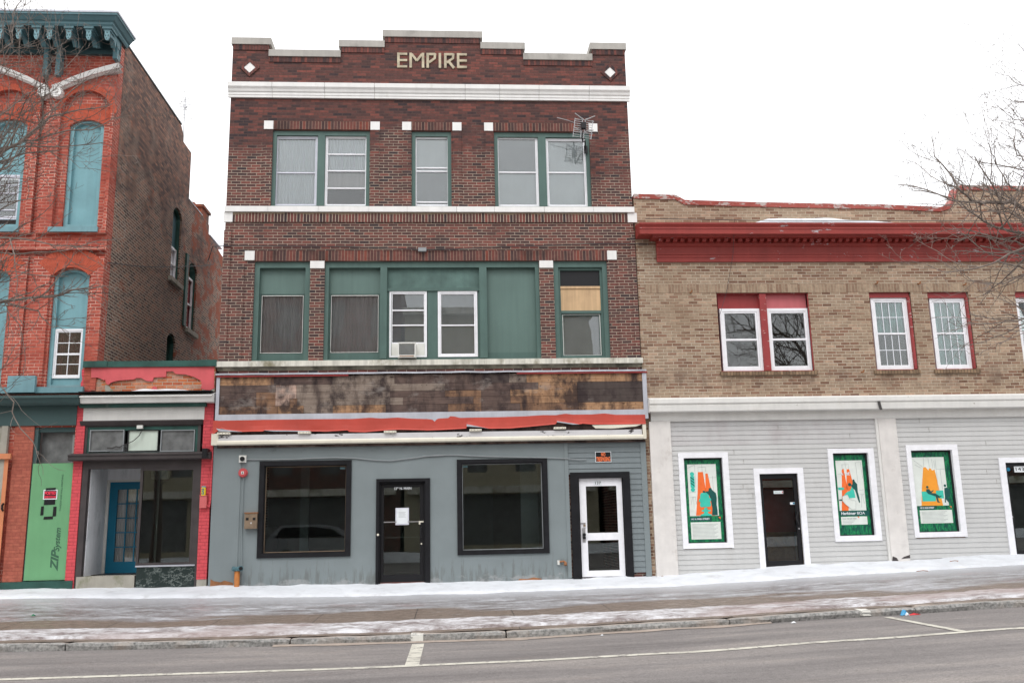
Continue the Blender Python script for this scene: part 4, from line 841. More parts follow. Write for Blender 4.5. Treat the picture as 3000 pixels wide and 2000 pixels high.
# television antenna on its bracket
ax, az = P('C', 1325, 860, -.55); t = thing('television_antenna', 'silver panel television antenna on a black bracket by the top-floor window', 'antenna', P('C', 1352, 1020, 0)[0:1]+(0, P('C', 1352, 1020, 0)[1]))
mk = P('C', 1352, 1015, 0); MB().tube([(mk[0]-.02, .03, mk[1]), (mk[0]-.06, -.25, mk[1]+.10), (ax, -.50, az-.30), (ax-.03, -.50, az+.30)], .017, 8).box(mk[0]-.05, mk[0]+.03, -.01, .04, mk[1]-.09, mk[1]+.09).build('mast', 'blk', t)
gr = MB(); tl = -.14
def AP(u, v, w_=0):
    u *= .82; v *= .82
    return (ax+u*math.cos(tl)-v*math.sin(tl)*-1*-1, -.60-w_, az+u*math.sin(tl)*-1*-1+v*math.cos(tl))
for k in range(9): v = -.27+k*.065; gr.tube([AP(-.25, v), AP(.25, v)], .0065, 5)
for u in (-.25, -.04, .04, .25): gr.tube([AP(u, -.29), AP(u, .27)], .008, 5)
gr.tube([AP(-.42, .16, .02), AP(-.75, .20, .02)], .008, 5); gr.tube([AP(-.25, .13, 0), AP(-.45, .165, .02)], .006, 5); gr.build('reflector_grid', 'steel', t)
bw = MB()
for v in (.24, -.13):
    for sx_ in (-1, 1):
        bw.tube([AP(.03*sx_, v-.03, .10), AP(.12*sx_, v+.015, .10), AP(.28*sx_, v+.10 if v > 0 else v+.05, .12)], .011, 6); bw.tube([AP(.03*sx_, v-.03, .10), AP(.12*sx_, v-.055, .10), AP(.27*sx_, v-.07, .12)], .011, 6)
bw.each('bow_tie_element', 'steel', t); b_ = MB(); b_.box(ax-.045, ax+.055, -.72, -.62, az-.04, az+.10); b_.build('connector_box', 'blk', t)
# cable along the brick between the storeys
pts = [P('F', a, b, -.04) for a, b in ((-60, 330), (62, 318), (300, 315), (700, 318), (1100, 322), (1400, 333), (1660, 345), (1829, 345))]+[P('G', a, b, -.04) for a, b in ((95, 345), (300, 342), (700, 322), (1000, 316), (1300, 302), (1500, 297), (1829, 303))]
pts = [(pts[0][0], .9, pts[0][1])]+[(a, -.05, b) for a, b in pts[1:]]
t = thing('utility_cable', 'thin dark cable strung across the maroon brick between upper and middle windows', 'cable', (-.4, -.05, 7))
MB().tube(pts, .011, 5).build('wire', 'cable', t); k = P('F', 1665, 345, -.05); MB().box(k[0]-.09, k[0]+.09, -.10, -.002, k[1]-.04, k[1]+.04).build('splice_box', 'galv', t)
# ================================================================== tan brick building to the right
TB = thing('commercial_building', 'two-storey tan brick building with red cornice above pale grey clapboard shop fronts', 'building', (9, 0, .3))
TX0, TX1 = XR+.035, 17.5
def avg(*a): return sum(a)/len(a)
pl = [P('D', 25, 185), P('D', 310, 193), P('D', 372, 228), P('D', 800, 242), P('D', 1447, 255), P('H', 400, 1025), P('H', 790, 1042), P('H', 850, 1025), P('H', 882, 975), P('H', 905, 900), P('H', 1344, 905)]
pl[0] = (TX0, pl[0][1]); pl.append((TX1, pl[-1][1]))
t1 = R('D', 617, 857, 1272, 1421); t2 = R('N', 862, 192, 1275, 950); t3 = R('N', 1442, 195, 1848, 950)
t2 = (t2[0], t2[1], t1[2], t2[3]); t3 = (t3[0], t3[1], t1[2], t2[3]); t4x = px('N', 2308, 550); t4 = (t4x, t4x+(t3[1]-t3[0]), t2[2], t2[3])
tops = [t1, t2, t3, t4]; tz0 = avg(t1[2], R('N', 862, 192, 1275, 950)[2]); tz1 = avg(t1[3], t2[3]); tops = [(a, b, tz0, tz1) for a, b, _, _ in tops]
tdo = R('L', 997, 615, 1302, 1400); tdo = (tdo[0], tdo[1], .5, tdo[3]); d143 = R('M', 1342, 608, 1700, 1270); d143 = (d143[0], d143[0]+.98, .6, d143[3])
ps1, ps2, ps3 = R('L', 412, 497, 713, 1150), R('M', 113, 545, 367, 1130), R('M', 668, 525, 963, 1105)
out = [(TX0, .2), (TX1, .2)] + [(a, b-.02) for a, b in reversed(pl)]
MB().wall(out, [rect(q) for q in tops+[tdo, d143, ps1, ps2, ps3]], .0, .3).build('wall', 'b_tan', TB)
MB().box(TX0, TX0+.25, .3, 9, .2, 8.4).each('side_wall', 'b_tan', TB); MB().box(TX1-.25, TX1, .3, 9, .2, 8.4).each('side_wall', 'b_tan', TB)
MB().box(TX0, TX1, 9, 9.3, .2, 8.4).build('back_wall', 'b_tan', TB); MB().box(TX0, TX1, .3, 9, 8.2, 8.35).build('roof', 'cope', TB)
MB().box(TX0+.26, TX1-.26, .31, 8.98, .3, .5).box(TX0+.26, TX1-.26, .31, 8.98, 3.7, 4.3).box(TX0+.26, TX1-.26, 4, 4.1, .5, 8.1).build('interior_partition', 'int', TB)
# coping following the ramped parapet
cm = MB()
for (a, b), (c, d) in zip(pl, pl[1:]):
    e = .03; cm.add([(a, -e, b-.045), (c, -e, d-.045), (c, -e-.03, d+.055), (a, -e-.03, b+.055), (a, .33, b-.045), (c, .33, d-.045), (c, .33, d+.055), (a, .33, b+.055)], [(0, 1, 2, 3), (3, 2, 6, 7), (7, 6, 5, 4), (4, 5, 1, 0), (0, 3, 7, 4), (1, 2, 6, 5)])
cm.build('parapet_coping', 'redc', TB)
# soldier course over the windows
MB().box(TX0+.15, TX1, -.006, -.001, tz1+.0, tz1+.20).build('brick_course', 'b_tansol', TB)
# cornice
cd_ = -.52
ctop, cfb = avg(pz('D', 100, 352, cd_), pz('D', 1447, 372, cd_), pz('H', 600, 1133, cd_)), avg(pz('D', 100, 440, cd_), pz('D', 1440, 440, cd_))
czb = avg(pz('D', 200, 636), pz('D', 1447, 648), pz('H', 700, 1392)); cx0 = px('D', 58, 360, cd_); cx1 = px('D', 175, 600, 0)
h_ = ctop-cfb
prof = [(0, cfb+.02), (cd_+.10, cfb+.02), (cd_+.10, cfb), (cd_+.055, cfb), (cd_+.055, cfb+h_*.42), (cd_+.04, cfb+h_*.46), (cd_+.045, cfb+h_*.62), (cd_+.015, cfb+h_*.80), (cd_, cfb+h_*.86), (cd_, ctop), (0, ctop+.10)]
CR = thing  # noqa
MB().xprof(prof, cx0, TX1).build('cornice', 'red', TB)
bed = MB(); zd1, zd0 = pz('D', 800, 452, -.2), pz('D', 800, 492, -.16)
bed.xprof([(0, cfb+.019), (-.36, cfb+.019), (-.33, cfb-.03), (-.11, cfb-.03), (0, cfb-.03)], cx1-.14, TX1); bed.build('bed_moulding', 'red', TB)
dn = MB(); x = cx1+.02
dlt = (px('D', 1417, 480, -.2)-px('D', 200, 480, -.2))/24.
while x < 13.6: dn.box(x, x+dlt*.5, -.25, -.111, zd0-.045, cfb-.031); x += dlt
dn.each('dentil', 'red', TB)
z2_, z3_, z4_ = pz('D', 800, 530, -.08), pz('D', 800, 582, -.08), pz('D', 800, 612, -.05)
fr_ = [(0, cfb-.031), (-.11, cfb-.031), (-.11, zd0-.06), (-.09, zd0-.075), (-.08, z2_), (-.075, z2_-.005), (-.05, z2_-.02), (-.05, z3_+.01), (-.085, z3_), (-.085, z3_-.03), (-.065, z3_-.035), (-.065, z4_), (-.05, z4_-.005), (-.05, czb), (0, czb)]
MB().xprof(fr_, cx1, TX1).build('frieze', 'red', TB)
# snow lying on the cornice
sm_ = MB(); n = 120; xa, xb = px('D', 868, 350, -.4), px('H', 480, 1120, -.4); rr = [[], [], [], []]
for i in range(n+1):
    u = i/n; x = xa+(xb-xa)*u; hh = .12*min(1, u*9)*min(1, (1-u)*2.2)*(1+.35*noise.noise(Vector((x*1.7, 0, 0))))+.004
    rr[0].append((x, cd_+.03, ctop+.012)); rr[1].append((x, cd_+.06, ctop+.02+hh*.8)); rr[2].append((x, -.3, ctop+.05+hh)); rr[3].append((x, -.02, ctop+.10+hh*.5))
sm_.loft(rr); o = sm_.build('snow', 'snow', None, smooth=True); o['kind'] = 'stuff'
wr = MB()
wr.tube([P('D', 100, 346, cd_)[0:1]+(cd_+.01, P('D', 100, 346, cd_)[1]+.03), P('D', 900, 352, cd_)[0:1]+(cd_+.01, ctop+.05), P('H', 1344, 1140, cd_)[0:1]+(cd_+.01, ctop+.05)], .008, 5); wr.build('guard_wire', 'cable', TB)
# upper windows
M['scrd'] = paint('dark_insect_screen', (.045, .055, .058), .8, .1, 3)
TY = .11
def tw(c, l, t, r, b): return R(c, l, t, r, b, TY)
a, b = tw('D', 634, 975, 916, 1422), tw('D', 965, 975, 1262, 1416); zt_, zl_ = avg(a[3], b[3]), tops[0][2]+.03
f1 = MB().ring(tops[0], inset(tops[0], .02, .02, .03, .02), .05, .28); f1.box(a[1]+.004, b[0]-.004, .02, .27, zl_, tops[0][3]-.02); f1.build('window_frame', 'redf', TB)
MB().box(a[0]-.02, a[1]+.004, TY+.01, TY+.05, zt_+.002, tops[0][3]-.02).build('boarded_panel', 'redt', TB); MB().box(b[0]-.004, b[1]+.03, TY+.01, TY+.05, zt_+.002, tops[0][3]-.02).build('boarded_panel', 'redp', TB)
MB().box(b[1]+.002, tops[0][1]-.02, .02, .20, zl_, tops[0][3]-.02).build('reveal_board', 'redf', TB)
for q in (a, b): window(TB, (q[0], q[1], zl_, zt_), TY-.03, 'white_v', .065, rails=[pz('D', 770, 1195, TY)], back=None, rw=.045, depth=.08)
MB().box(a[0]+.1, a[1]-.1, TY+.10, TY+.11, zl_+.05, pz('D', 770, 1195, TY)).build('blind', 'curtd', TB)
MB().box(b[0]+.1, b[1]-.1, TY+.10, TY+.11, zl_+.05, pz('D', 770, 1195, TY)).build('blind', 'curtd', TB)
for tp, c in ((1, (868, 247, 1222, 945)), (2, (1450, 250, 1795, 940)), (3, None)):
    r = tops[tp]; q = tw('N', *c) if c else (r[0]+.01, r[1]-.09, 0, q[3])
    zc = q[3]
    f = MB().ring(r, inset(r, .012, .02, .03, r[3]-zc), .065, .27); f.box(q[1]+.003, r[1]-.02, .012, .20, zl_, zc); f.build('window_frame', 'redf', TB)
    MB().box(r[0]+.012, r[1]-.02, .045, .0645, zc+.001, r[3]-.001).build('head_board', 'redt', TB)
    w_ = window(TB, (max(q[0], r[0]+.014), q[1], zl_, zc), TY-.03, 'white_v', .062, rails=[pz('N', 1050, 597, TY)], back='teal_sheer', rw=.04, depth=.08, wav=1, drop=None if tp == 2 else (0, .5))
    zm = pz('N', 1050, 597, TY); j = (max(q[0], r[0]+.014)+.10, q[1]-.10, zl_+.10, zc-.10)
    if tp == 1: MB().box(j[0], j[1], TY+.012, TY+.016, j[2], zm-.02).build('insect_screen', 'scrd', w_)
    gb = MB()
    for za, zz in ((j[2], zm-.03), (zm+.03, j[3])):
        for k in (1, 2, 3): xx = j[0]+(j[1]-j[0])*k/4; gb.box(xx-.008, xx+.008, TY-.004, TY+.006, za, zz)
        gb.box(j[0], j[1], TY-.0045, TY+.0065, (za+zz)/2-.008, (za+zz)/2+.008)
    gb.build('glazing_bar', 'teal_sheer' if tp > 3 else 'blind', w_)
for (l, t, r_, b_), c in (((632, 1425, 1318, 1467), 'D'), ((885, 960, 1340, 1010), 'N'), ((1480, 958, 1932, 1000), 'N')):
    q = R(c, l, t, r_, b_, -.05); MB().box(q[0], q[1], -.05, .0, tops[0][2]-.085, tops[0][2]-.001).build('brick_sill', 'b_tansill', TB)
MB().box(tops[3][0]-.05, tops[3][1]+.1, -.05, .0, tops[0][2]-.085, tops[0][2]-.001).build('brick_sill', 'b_tansill', TB)
# white shop cornice
W3 = -.30
wt, wb = avg(pz('L', 700, 42, W3), pz('M', 700, 133, W3)), avg(pz('L', 700, 140, W3), pz('M', 700, 228, W3)); wf_ = avg(pz('L', 900, 226), pz('M', 700, 290))
wx0 = px('L', 140, 100, W3); wh = wt-wb
MB().xprof([(0, wb), (W3+.05, wb), (W3+.03, wb+.01), (W3+.02, wb+wh*.45), (W3+.035, wb+wh*.5), (W3, wb+wh*.62), (W3, wt-.02), (W3+.02, wt), (0, wt+.05)], wx0, TX1).build('shop_cornice', 'wpeel', TB)
MB().xprof([(0, wf_), (-.07, wf_), (-.09, wf_+.03), (-.09, wb-.001), (0, wb-.001)], wx0+.06, TX1).build('fascia_board', 'wpeel', TB)
k = P('M', 428, 212, W3); MB().prism([(k[0]-.045, k[1]+.10), (k[0]+.015, k[1]+.10), (k[0]+.045, k[1]-.09), (k[0]-.015, k[1]-.09)], W3-.01, W3+.001).build('cornice_clip', 'sidingd' if 0 else 'cable', TB)
# piers
pA = (px('L', 147, 800), px('L', 322, 800)); pB = (px('M', 444, 800), px('M', 580, 800))
for q in (pA, pB): MB().box(q[0]+.03, q[1], -.075, -.001, .3, wf_-.001).build('pier', 'wstone', TB)
MB().box(pB[0]-.03, pB[0]+.028, -.06, -.001, .3, wf_-.002).build('pier_trim', 'wpeel', TB)
q = P('M', 500, 1300); MB().prism([(pB[0]+.03, q[1]-.02), (pB[0]+.17, q[1]-.02), (pB[0]+.14, q[1]+.04), (pB[0]+.05, q[1]+.08)], -.078, -.074).prism([(pB[1]-.2, q[1]+.02), (pB[1], q[1]+.03), (pB[1], q[1]+.10), (pB[1]-.14, q[1]+.06)], -.078, -.074).each('damp_patch', 'brownm', TB)
# siding
of = R('L', 957, 577, 1340, 1400); of = (of[0], of[1], .3, of[3]); dx = d143[0]-.13
fr1, fr2_, fr3 = R('L', 373, 458, 756, 1190), R('M', 80, 513, 407, 1168), R('M', 637, 488, 1003, 1140)
hl = [(q[0]+.03, q[1]-.03, q[2]+.03, q[3]-.03) for q in (fr1, fr2_, fr3)]+[(of[0]+.03, of[1]-.03, 0, of[3]-.03), (dx+.03, d143[1]+.1, 0, d143[3]+.08)]
sp = abs(pz('L', 850, 600)-pz('L', 850, 1015))/11.
zst = .42; nr = int((wf_-zst)/sp)+1; zst = wf_-nr*sp
z5 = wf_-5*sp
siding(pA[1]+.002, pB[0]-.032, zst, z5, sp, hl, -.02, .013).build('vinyl_siding', 'siding', TB)
siding(pA[1]+.002, pB[0]-.032, z5+.0005, wf_, sp, hl, -.02, .013).build('dirty_siding', 'sidingd', TB)
jt = MB(); random.seed(9)
for xx, zz, kk in ((px('L', 770, 300), 7, 2), (px('L', 1120, 300), 2, 1), (px('L', 850, 700), 14, 2), (px('M', 200, 300), 4, 1), (px('M', 700, 300), 1, 2), (px('M', 1150, 300), 6, 1), (px('M', 1180, 700), 12, 2)):
    for k in range(kk): jt.box(xx+.2*k, xx+.2*k+.004, -.036, -.02, wf_-(zz+k*2)*sp, wf_-(zz+k*2-1)*sp-.01)
jt.each('siding_joint', 'cope', TB)
siding(pB[1]+.002, TX1, zst+.012, wf_, sp, hl, -.02, .013).build('vinyl_siding', 'siding', TB)
for q, r in ((fr1, ps1), (fr2_, ps2), (fr3, ps3)):
    w_ = MB().ring(q, (r[0]+.004, r[1]-.004, r[2]+.004, r[3]-.004), -.055, .02).build('display_window_frame', 'white_v', TB)
    MB().box(r[0], r[1], .115, .121, r[2], r[3]).build('back_board', 'blk', w_); MB().box(r[0]+.005, r[1]-.005, .056, .061, r[2]+.005, r[3]-.005).build('pane', 'glass', w_)
    MB().ring((r[0]+.002, r[1]-.002, r[2]+.002, r[3]-.002), inset(r, .022, .045, .02, .04), .021, .05).build('inner_frame', 'blk', w_)
def tdoor(r, of, lab, glz):
    df = MB(); df.box(of[0], r[0]+.012, -.055, -.001, .3, of[3]); df.box(r[1]-.012, of[1], -.055, -.001, .3, of[3]); df.box(r[0]+.012, r[1]-.012, -.055, -.001, r[3]-.01, of[3]); df.build('door_surround', 'white_v', TB)
    lf = inset(r, .012, .012, .0, .012); gq = (lf[0]+.085, lf[1]-.085, lf[2]+.16, lf[3]-.10); D = MB().ring(lf, gq, .03, .085).build('door', 'blk', TB)
    MB().box(gq[0], gq[1], .05, .056, gq[2], gq[3]).build('pane', 'glassd', D)
    hx = gq[1]-.0; hz = 1.55 if glz else 1.70; MB().tube([(hx+.03, .03, hz+.13), (hx+.03, -.03, hz+.13), (hx-.02, -.035, hz), (hx+.03, -.03, hz-.13), (hx+.03, .03, hz-.13)], .012).build('door_handle', 'blk', D)
    MB().cyl((lf[1]-.04, hz-.22) if glz else (lf[0]+.05, hz-.22), .02, .015, .03, 14).build('lock', 'steel', D)
    return D, gq
D3, gq = tdoor(tdo, of, '', True)
M['redi'] = paint('dark_red_interior', (.38, .040, .032), .8, .2, 1.2); MB().box(tdo[0]-.6, tdo[1]+.9, 1.0, 1.05, 1.25, 3.6).build('red_inner_wall', 'redi', TB); MB().box(tdo[0]-.3, tdo[1]+.2, 1.0, 1.05, .5, 1.249).build('inner_cabinet', 'rust', TB)
k = P('L', 1125, 761, .045); MB().box(k[0]-.105, k[0]+.105, .042, .049, k[1]-.032, k[1]+.032).build('door_sticker', 'paper', D3); text('lettering', 'OPENING SOON', 'line_i', D3, k[0]-.02, k[1], .03, .040, width=.14)
MB().box(k[0]+.075, k[0]+.10, .0405, .0415, k[1]-.02, k[1]+.02).build('red_mark', 'alarm', D3)
k = P('L', 1235, 846, .045); MB().box(k[0]-.06, k[0]+.06, .042, .049, k[1]-.025, k[1]+.025).build('door_sticker', 'paper', D3); MB().box(k[0]+.0, k[0]+.05, .0405, .0415, k[1]-.017, k[1]+.017).build('blue_mark', 'blued', D3)
D4, gq = tdoor(d143, (dx, d143[1]+.13, .3, d143[3]+.10), '', False)
k = P('M', 1408, 661, .04); MB().box(k[0]-.11, k[0]+.14, .02, .029, k[1]-.065, k[1]+.065).build('number_plate', 'paper', D4); text('lettering', '143', 'blk', D4, k[0]+.01, k[1], .11, .0185, width=.19)
k = P('M', 1333, 661, .04); MB().cyl(k, .042, .02, .029).build('door_sticker', 'blued', D4)
# posters standing behind the three display panes
def poster(r, label, kind):
    r = inset(r, .022, .045, .02, .04); t = thing('window_poster', label, 'poster', ((r[0]+r[1])/2, .09, r[2])); W_, H_ = r[1]-r[0], r[3]-r[2]
    MB().rb(r, .046, .054).build('leafy_border', 'leaf', t)
    def pt(u, v): return (r[0]+W_*u, r[2]+H_*(1-v))
    def bx(nm, m, u0, v0, u1, v1, lay): a_, b_ = pt(u0, v0), pt(u1, v1); return MB().box(a_[0], b_[0], .046-.0012*lay, .0458-.0012*(lay-1), b_[1], a_[1]).build(nm, m, t)
    def poly(nm, m, L, lay): mb = MB(); [mb.prism([pt(*q) for q in l], .046-.0012*lay, .0458-.0012*(lay-1)) for l in (L if isinstance(L[0][0], (tuple, list)) else [L])]; return mb.build(nm, m, t)
    def lines(L, m='line_i', lay=2, rr=.0035): mb = MB(); [mb.tube([(pt(*q)[0], .046-.0012*lay, pt(*q)[1]) for q in l], rr, 4) for l in L]; return mb.build('line_drawing', m, t)
    def rows(u0, v0, u1, v1, n):
        mb = MB()
        for k in range(n):
            v = v0+(v1-v0)*k/(n-1); a_ = pt(u0, v); b_ = pt(u1-(.05*((k*7) % 3)), v); mb.box(a_[0], b_[0], .0425, .0437, a_[1]-.004, a_[1]+.004)
        mb.build('small_print', 'line_i', t)
    def circ(u, v, q, n=14): return [(u+q*math.cos(2*math.pi*i/n), v+q*W_/H_*math.sin(2*math.pi*i/n)) for i in range(n)]
    if kind == 1:
        bx('picture_field', 'posterw', .09, .055, .89, .685, 1)
        poly('light_beam', 'org_i', [[(.38, .15), (.52, .15), (.58, .40), (.60, .68), (.26, .68), (.34, .40)], [(.585, .17), (.65, .17), (.74, .42), (.78, .685), (.60, .68), (.56, .42)]], 2)
        poly('barber_figure', 'drk_i', [[(.66, .35), (.72, .345), (.75, .375), (.84, .41), (.86, .47), (.845, .55), (.86, .62), (.86, .68), (.70, .68), (.72, .60), (.70, .52), (.66, .44), (.55, .41), (.56, .39), (.64, .385)], [(.48, .38), (.54, .38), (.56, .42), (.50, .43)]], 3.2)
        poly('barber_chair', 'teal_i', [[(.44, .405), (.58, .405), (.64, .43), (.66, .47), (.70, .475), (.70, .50), (.67, .51), (.69, .55), (.67, .575), (.42, .58), (.38, .565), (.40, .52), (.36, .51), (.37, .485), (.40, .47), (.40, .43)], [(.50, .585), (.58, .585), (.585, .61), (.67, .615), (.67, .63), (.59, .635), (.60, .655), (.70, .672), (.68, .685), (.40, .685), (.38, .672), (.48, .655), (.49, .635), (.42, .63), (.42, .615), (.495, .61)]], 4.4)
        poly('barber_pole', 'teal_i', [circ(.215, .175, .06), circ(.215, .365, .06), [(.155, .20), (.275, .20), (.275, .34), (.155, .34)]], 2.2)
        poly('pole_stripe', 'drk_i', [[(.165, .205+q), (.265, .24+q), (.265, .255+q), (.165, .22+q)] for q in (0, .035, .07)], 3.4)
        lines([[(.39, .09), (.60, .09), (.60, .15)], [(.39, .09), (.39, .15)], [(.5, .06), (.5, .15)], [(.62, .22), (.88, .22)], [(.78, .2), (.78, .38)], [(.10, .4), (.3, .39)], [(.12, .46), (.32, .45)], [(.2, .45), (.14, .55)], [(.22, .45), (.22, .6)], [(.26, .45), (.30, .55)], [(.1, .1), (.3, .06)], [(.3, .06), (.3, .36)]])
        bx('caption_box', 'drk_i', .09, .70, .66, .745, 1); k = pt(.37, .7225); text('lettering', '141 N. MAIN STREET', 'paper', t, k[0], k[1], .05, .0428, width=W_*.50, bold=.001)
        bx('text_field', 'posterw', .10, .76, .92, .965, 1); rows(.14, .785, .84, .945, 11); poly('page_corner', 'org_i', [(.87, .70), (.93, .70), (.93, .73)], 1)
    if kind == 2:
        bx('picture_field', 'posterw', .09, .07, .90, .70, 1)
        poly('light_beam', 'org_i', [[(.26, .19), (.32, .17), (.38, .40), (.40, .55), (.36, .70), (.15, .70), (.20, .50)], [(.41, .18), (.49, .18), (.56, .34), (.60, .42), (.44, .50), (.36, .42)]], 2)
        poly('standing_figure', 'drk_i', [[(.56, .315), (.61, .31), (.63, .34), (.69, .37), (.69, .47), (.72, .54), (.73, .60), (.70, .605), (.66, .55), (.63, .48), (.60, .44), (.52, .42), (.50, .385), (.55, .37)], circ(.46, .375, .05), [(.10, .56), (.22, .555), (.20, .575), (.1, .575)]], 3.2)
        poly('seated_figure', 'teal_i', [[(.52, .40), (.58, .45), (.60, .54), (.40, .545), (.26, .51), (.33, .475), (.46, .45)], [(.10, .41), (.28, .41), (.27, .44), (.10, .44)]], 4.4)
        poly('wash_chair', 'posterw', [[(.2, .52), (.36, .50), (.42, .56), (.60, .58), (.58, .68), (.46, .69), (.28, .62), (.20, .58)]], 5.6)
        lines([[(.2, .52), (.36, .50), (.42, .56), (.60, .58), (.58, .68), (.46, .69), (.28, .62), (.20, .58), (.2, .52)]], lay=7.5, rr=.003)
        lines([[(.28, .12), (.48, .12), (.48, .18)], [(.28, .12), (.28, .19)], [(.38, .09), (.38, .17)], [(.7, .1), (.85, .09), (.88, .3)], [(.7, .1), (.72, .36)], [(.12, .24), (.5, .235)], [(.74, .45), (.88, .44)], [(.74, .5), (.88, .5)], [(.8, .5), (.76, .66)], [(.82, .5), (.86, .62)]])
        k = pt(.35, .24); text('lettering', 'A  BE', 'paper', t, k[0], k[1], .09, .0400, width=W_*.30, bold=.002)
        bx('banner_field', 'drk_i', .10, .705, .98, .765, 1); k = pt(.51, .735)
        a_ = text('lettering', 'Herkimer', 'paper', t, pt(.345, 0)[0], k[1], .085, .0435, width=W_*.44, bold=.002); text('lettering', 'BOA', 'paper', t, pt(.72, 0)[0], k[1], .085, .0435, width=W_*.235)
        bx('text_field', 'posterw', .11, .775, .90, .875, 1); k = pt(.36, .80); text('lettering', 'SCAN THE QR CODE', 'line_i', t, k[0], k[1], .04, .0435, width=W_*.42, bold=.001); rows(.15, .825, .52, .86, 3); poly('page_corner', 'org_i', [(.60, .776), (.66, .776), (.66, .80)], 2)
    if kind == 3:
        bx('picture_field', 'posterw', .04, .065, .87, .68, 1)
        poly('light_beam', 'yel_i', [[(.31, .195), (.37, .19), (.44, .235), (.46, .205), (.51, .21), (.53, .235), (.60, .225), (.72, .68), (.16, .68), (.22, .45)]], 2)
        poly('reclining_figure', 'drk_i', [[circ(.36, .445, .032)[i] for i in range(14)], [(.33, .47), (.40, .47), (.44, .50), (.50, .485), (.52, .49), (.45, .52), (.55, .525), (.66, .565), (.70, .55), (.70, .565), (.63, .585), (.60, .58), (.62, .63), (.66, .645), (.58, .64), (.55, .565), (.36, .53), (.32, .50)]], 4.4)
        poly('seated_woman', 'drk_i', [[circ(.82, .43, .032)[i] for i in range(14)], [(.80, .46), (.87, .455), (.93, .48), (.93, .56), (.88, .575), (.90, .63), (.87, .645), (.80, .60), (.80, .645), (.77, .64), (.79, .57), (.79, .50)]], 4.4)
        poly('sofa', 'teal_i', [[(.20, .50), (.30, .50), (.50, .53), (.55, .57), (.55, .625), (.20, .625)], [(.58, .49), (.76, .49), (.76, .59), (.64, .59), (.56, .54)]], 3.2)
        lines([[(.34, .07), (.33, .19)], [(.46, .07), (.47, .2)], [(.55, .09), (.56, .21)], [(.60, .11), (.61, .22)], [(.08, .1), (.3, .19)], [(.1, .16), (.25, .2)], [(.64, .1), (.64, .5)], [(.64, .22), (.86, .22)], [(.74, .22), (.75, .48)], [(.4, .07), (.44, .07)]])
        bx('caption_box', 'drk_i', .09, .685, .50, .73, 1); k = pt(.295, .7075); text('lettering', '143 N. MAIN STREET', 'paper', t, k[0], k[1], .05, .0428, width=W_*.36, bold=.001)
        bx('text_field', 'posterw', .10, .735, .93, .90, 1); rows(.15, .755, .80, .885, 9); poly('page_corner', 'org_i', [(.88, .69), (.93, .69), (.93, .715)], 1)
poster(ps1, 'green bordered window poster of a barber pole and turquoise barber chair', 1)
poster(ps2, 'green bordered window poster of hair washing with HerkimerBOA lettering', 2)
poster(ps3, 'green bordered window poster of amber lamplight over two seated figures', 3)
for c, x, y in (('D', 418, 858), ('N', 757, 972), ('N', 895, 101), ('N', 1313, 103), ('N', 1760, 115)):
    k = P(c, x, y, -.04); o = MB().tube([(k[0], .0, k[1]), (k[0]+.01, -.09, k[1]-.01), (k[0]+.02, -.10, k[1]+.04)], .016, 6).build('wall_hook', 'rust')
    tag(o, {418: 'rusty wall hook left of the red-boarded double window', 757: 'rusty wall hook left of the sill of the mint-curtained window', 895: 'rusty wall hook above the mint-curtained window nearest the double window', 1313: 'rusty wall hook above the gap between the mint-curtained windows', 1760: 'rusty wall hook above the right jamb of the second mint-curtained window'}[x], 'hook', 'rusty hooks in the tan brick')
k = [P('D', 725, 350, -.5), P('D', 715, 600, -.1), P('D', 672, 850, -.02), P('D', 620, 1030, -.02)]
o = MB().tube([(k[0][0], -.55, k[0][1]), (k[1][0], -.12, k[1][1]), (k[2][0], -.03, k[2][1]), (k[3][0], -.03, k[3][1])], .005, 5).build('wire', 'cable'); tag(o, 'thin wire hanging from the red cornice to the red-boarded double window', 'wire')
# ================================================================== painted red building at the left
RB = thing('commercial_building', 'tall orange-red painted brick building with teal bracketed cornice and boarded arched windows', 'building', (-10.5, 0, .3))
RX = -7.53; RL = -15.5
RTOP = 12.55; zsp = {}
def aw(c, l, t, r, b, zs): q = R(c, l, t, r, b); return [q[0], q[1], q[2], pz(c, (l+r)/2, zs), q[3]-pz(c, (l+r)/2, zs)]
u = aw('A', 506, 918, 788, 1555, 965); u = [px('A', 512, 1250), px('A', 778, 1250), pz('E', 600, 300), u[3], u[4]]
l_ = [px('E', 388, 1000), px('E', 663, 1000), pz('E', 500, 1520), pz('E', 545, 675), pz('E', 545, 622)-pz('E', 545, 675)]
cxu = (u[0]+u[1])/2; uL = px('A', 185, 1250); shift = uL-u[1]       # the next bay repeats to the left
bays = [0, shift, shift*2-.9, shift*3-.9]
ho = []
for k in bays: ho += [arch(u[0]+k, u[1]+k, u[2], u[3], u[4]), arch(l_[0]+k, l_[1]+k, l_[2], l_[3], l_[4])]
gfz = pz('I', 300, 120)      # top of the shop front
gd = R('I', 200, 310, 520, 1440); gd = (px('I', 212, 900), px('I', 515, 900), .45, pz('I', 400, 305)); 
ECX = px('I', 560, 900)
MB().wall([(RL, .2), (ECX, .2), (ECX, 4.25), (RX, 4.25), (RX, RTOP), (RL, RTOP)], [q for q in ho if q[0][0] > RL and q[1][0] < RX] + [rect(gd)], 0, .3).build('wall', 'b_red', RB)
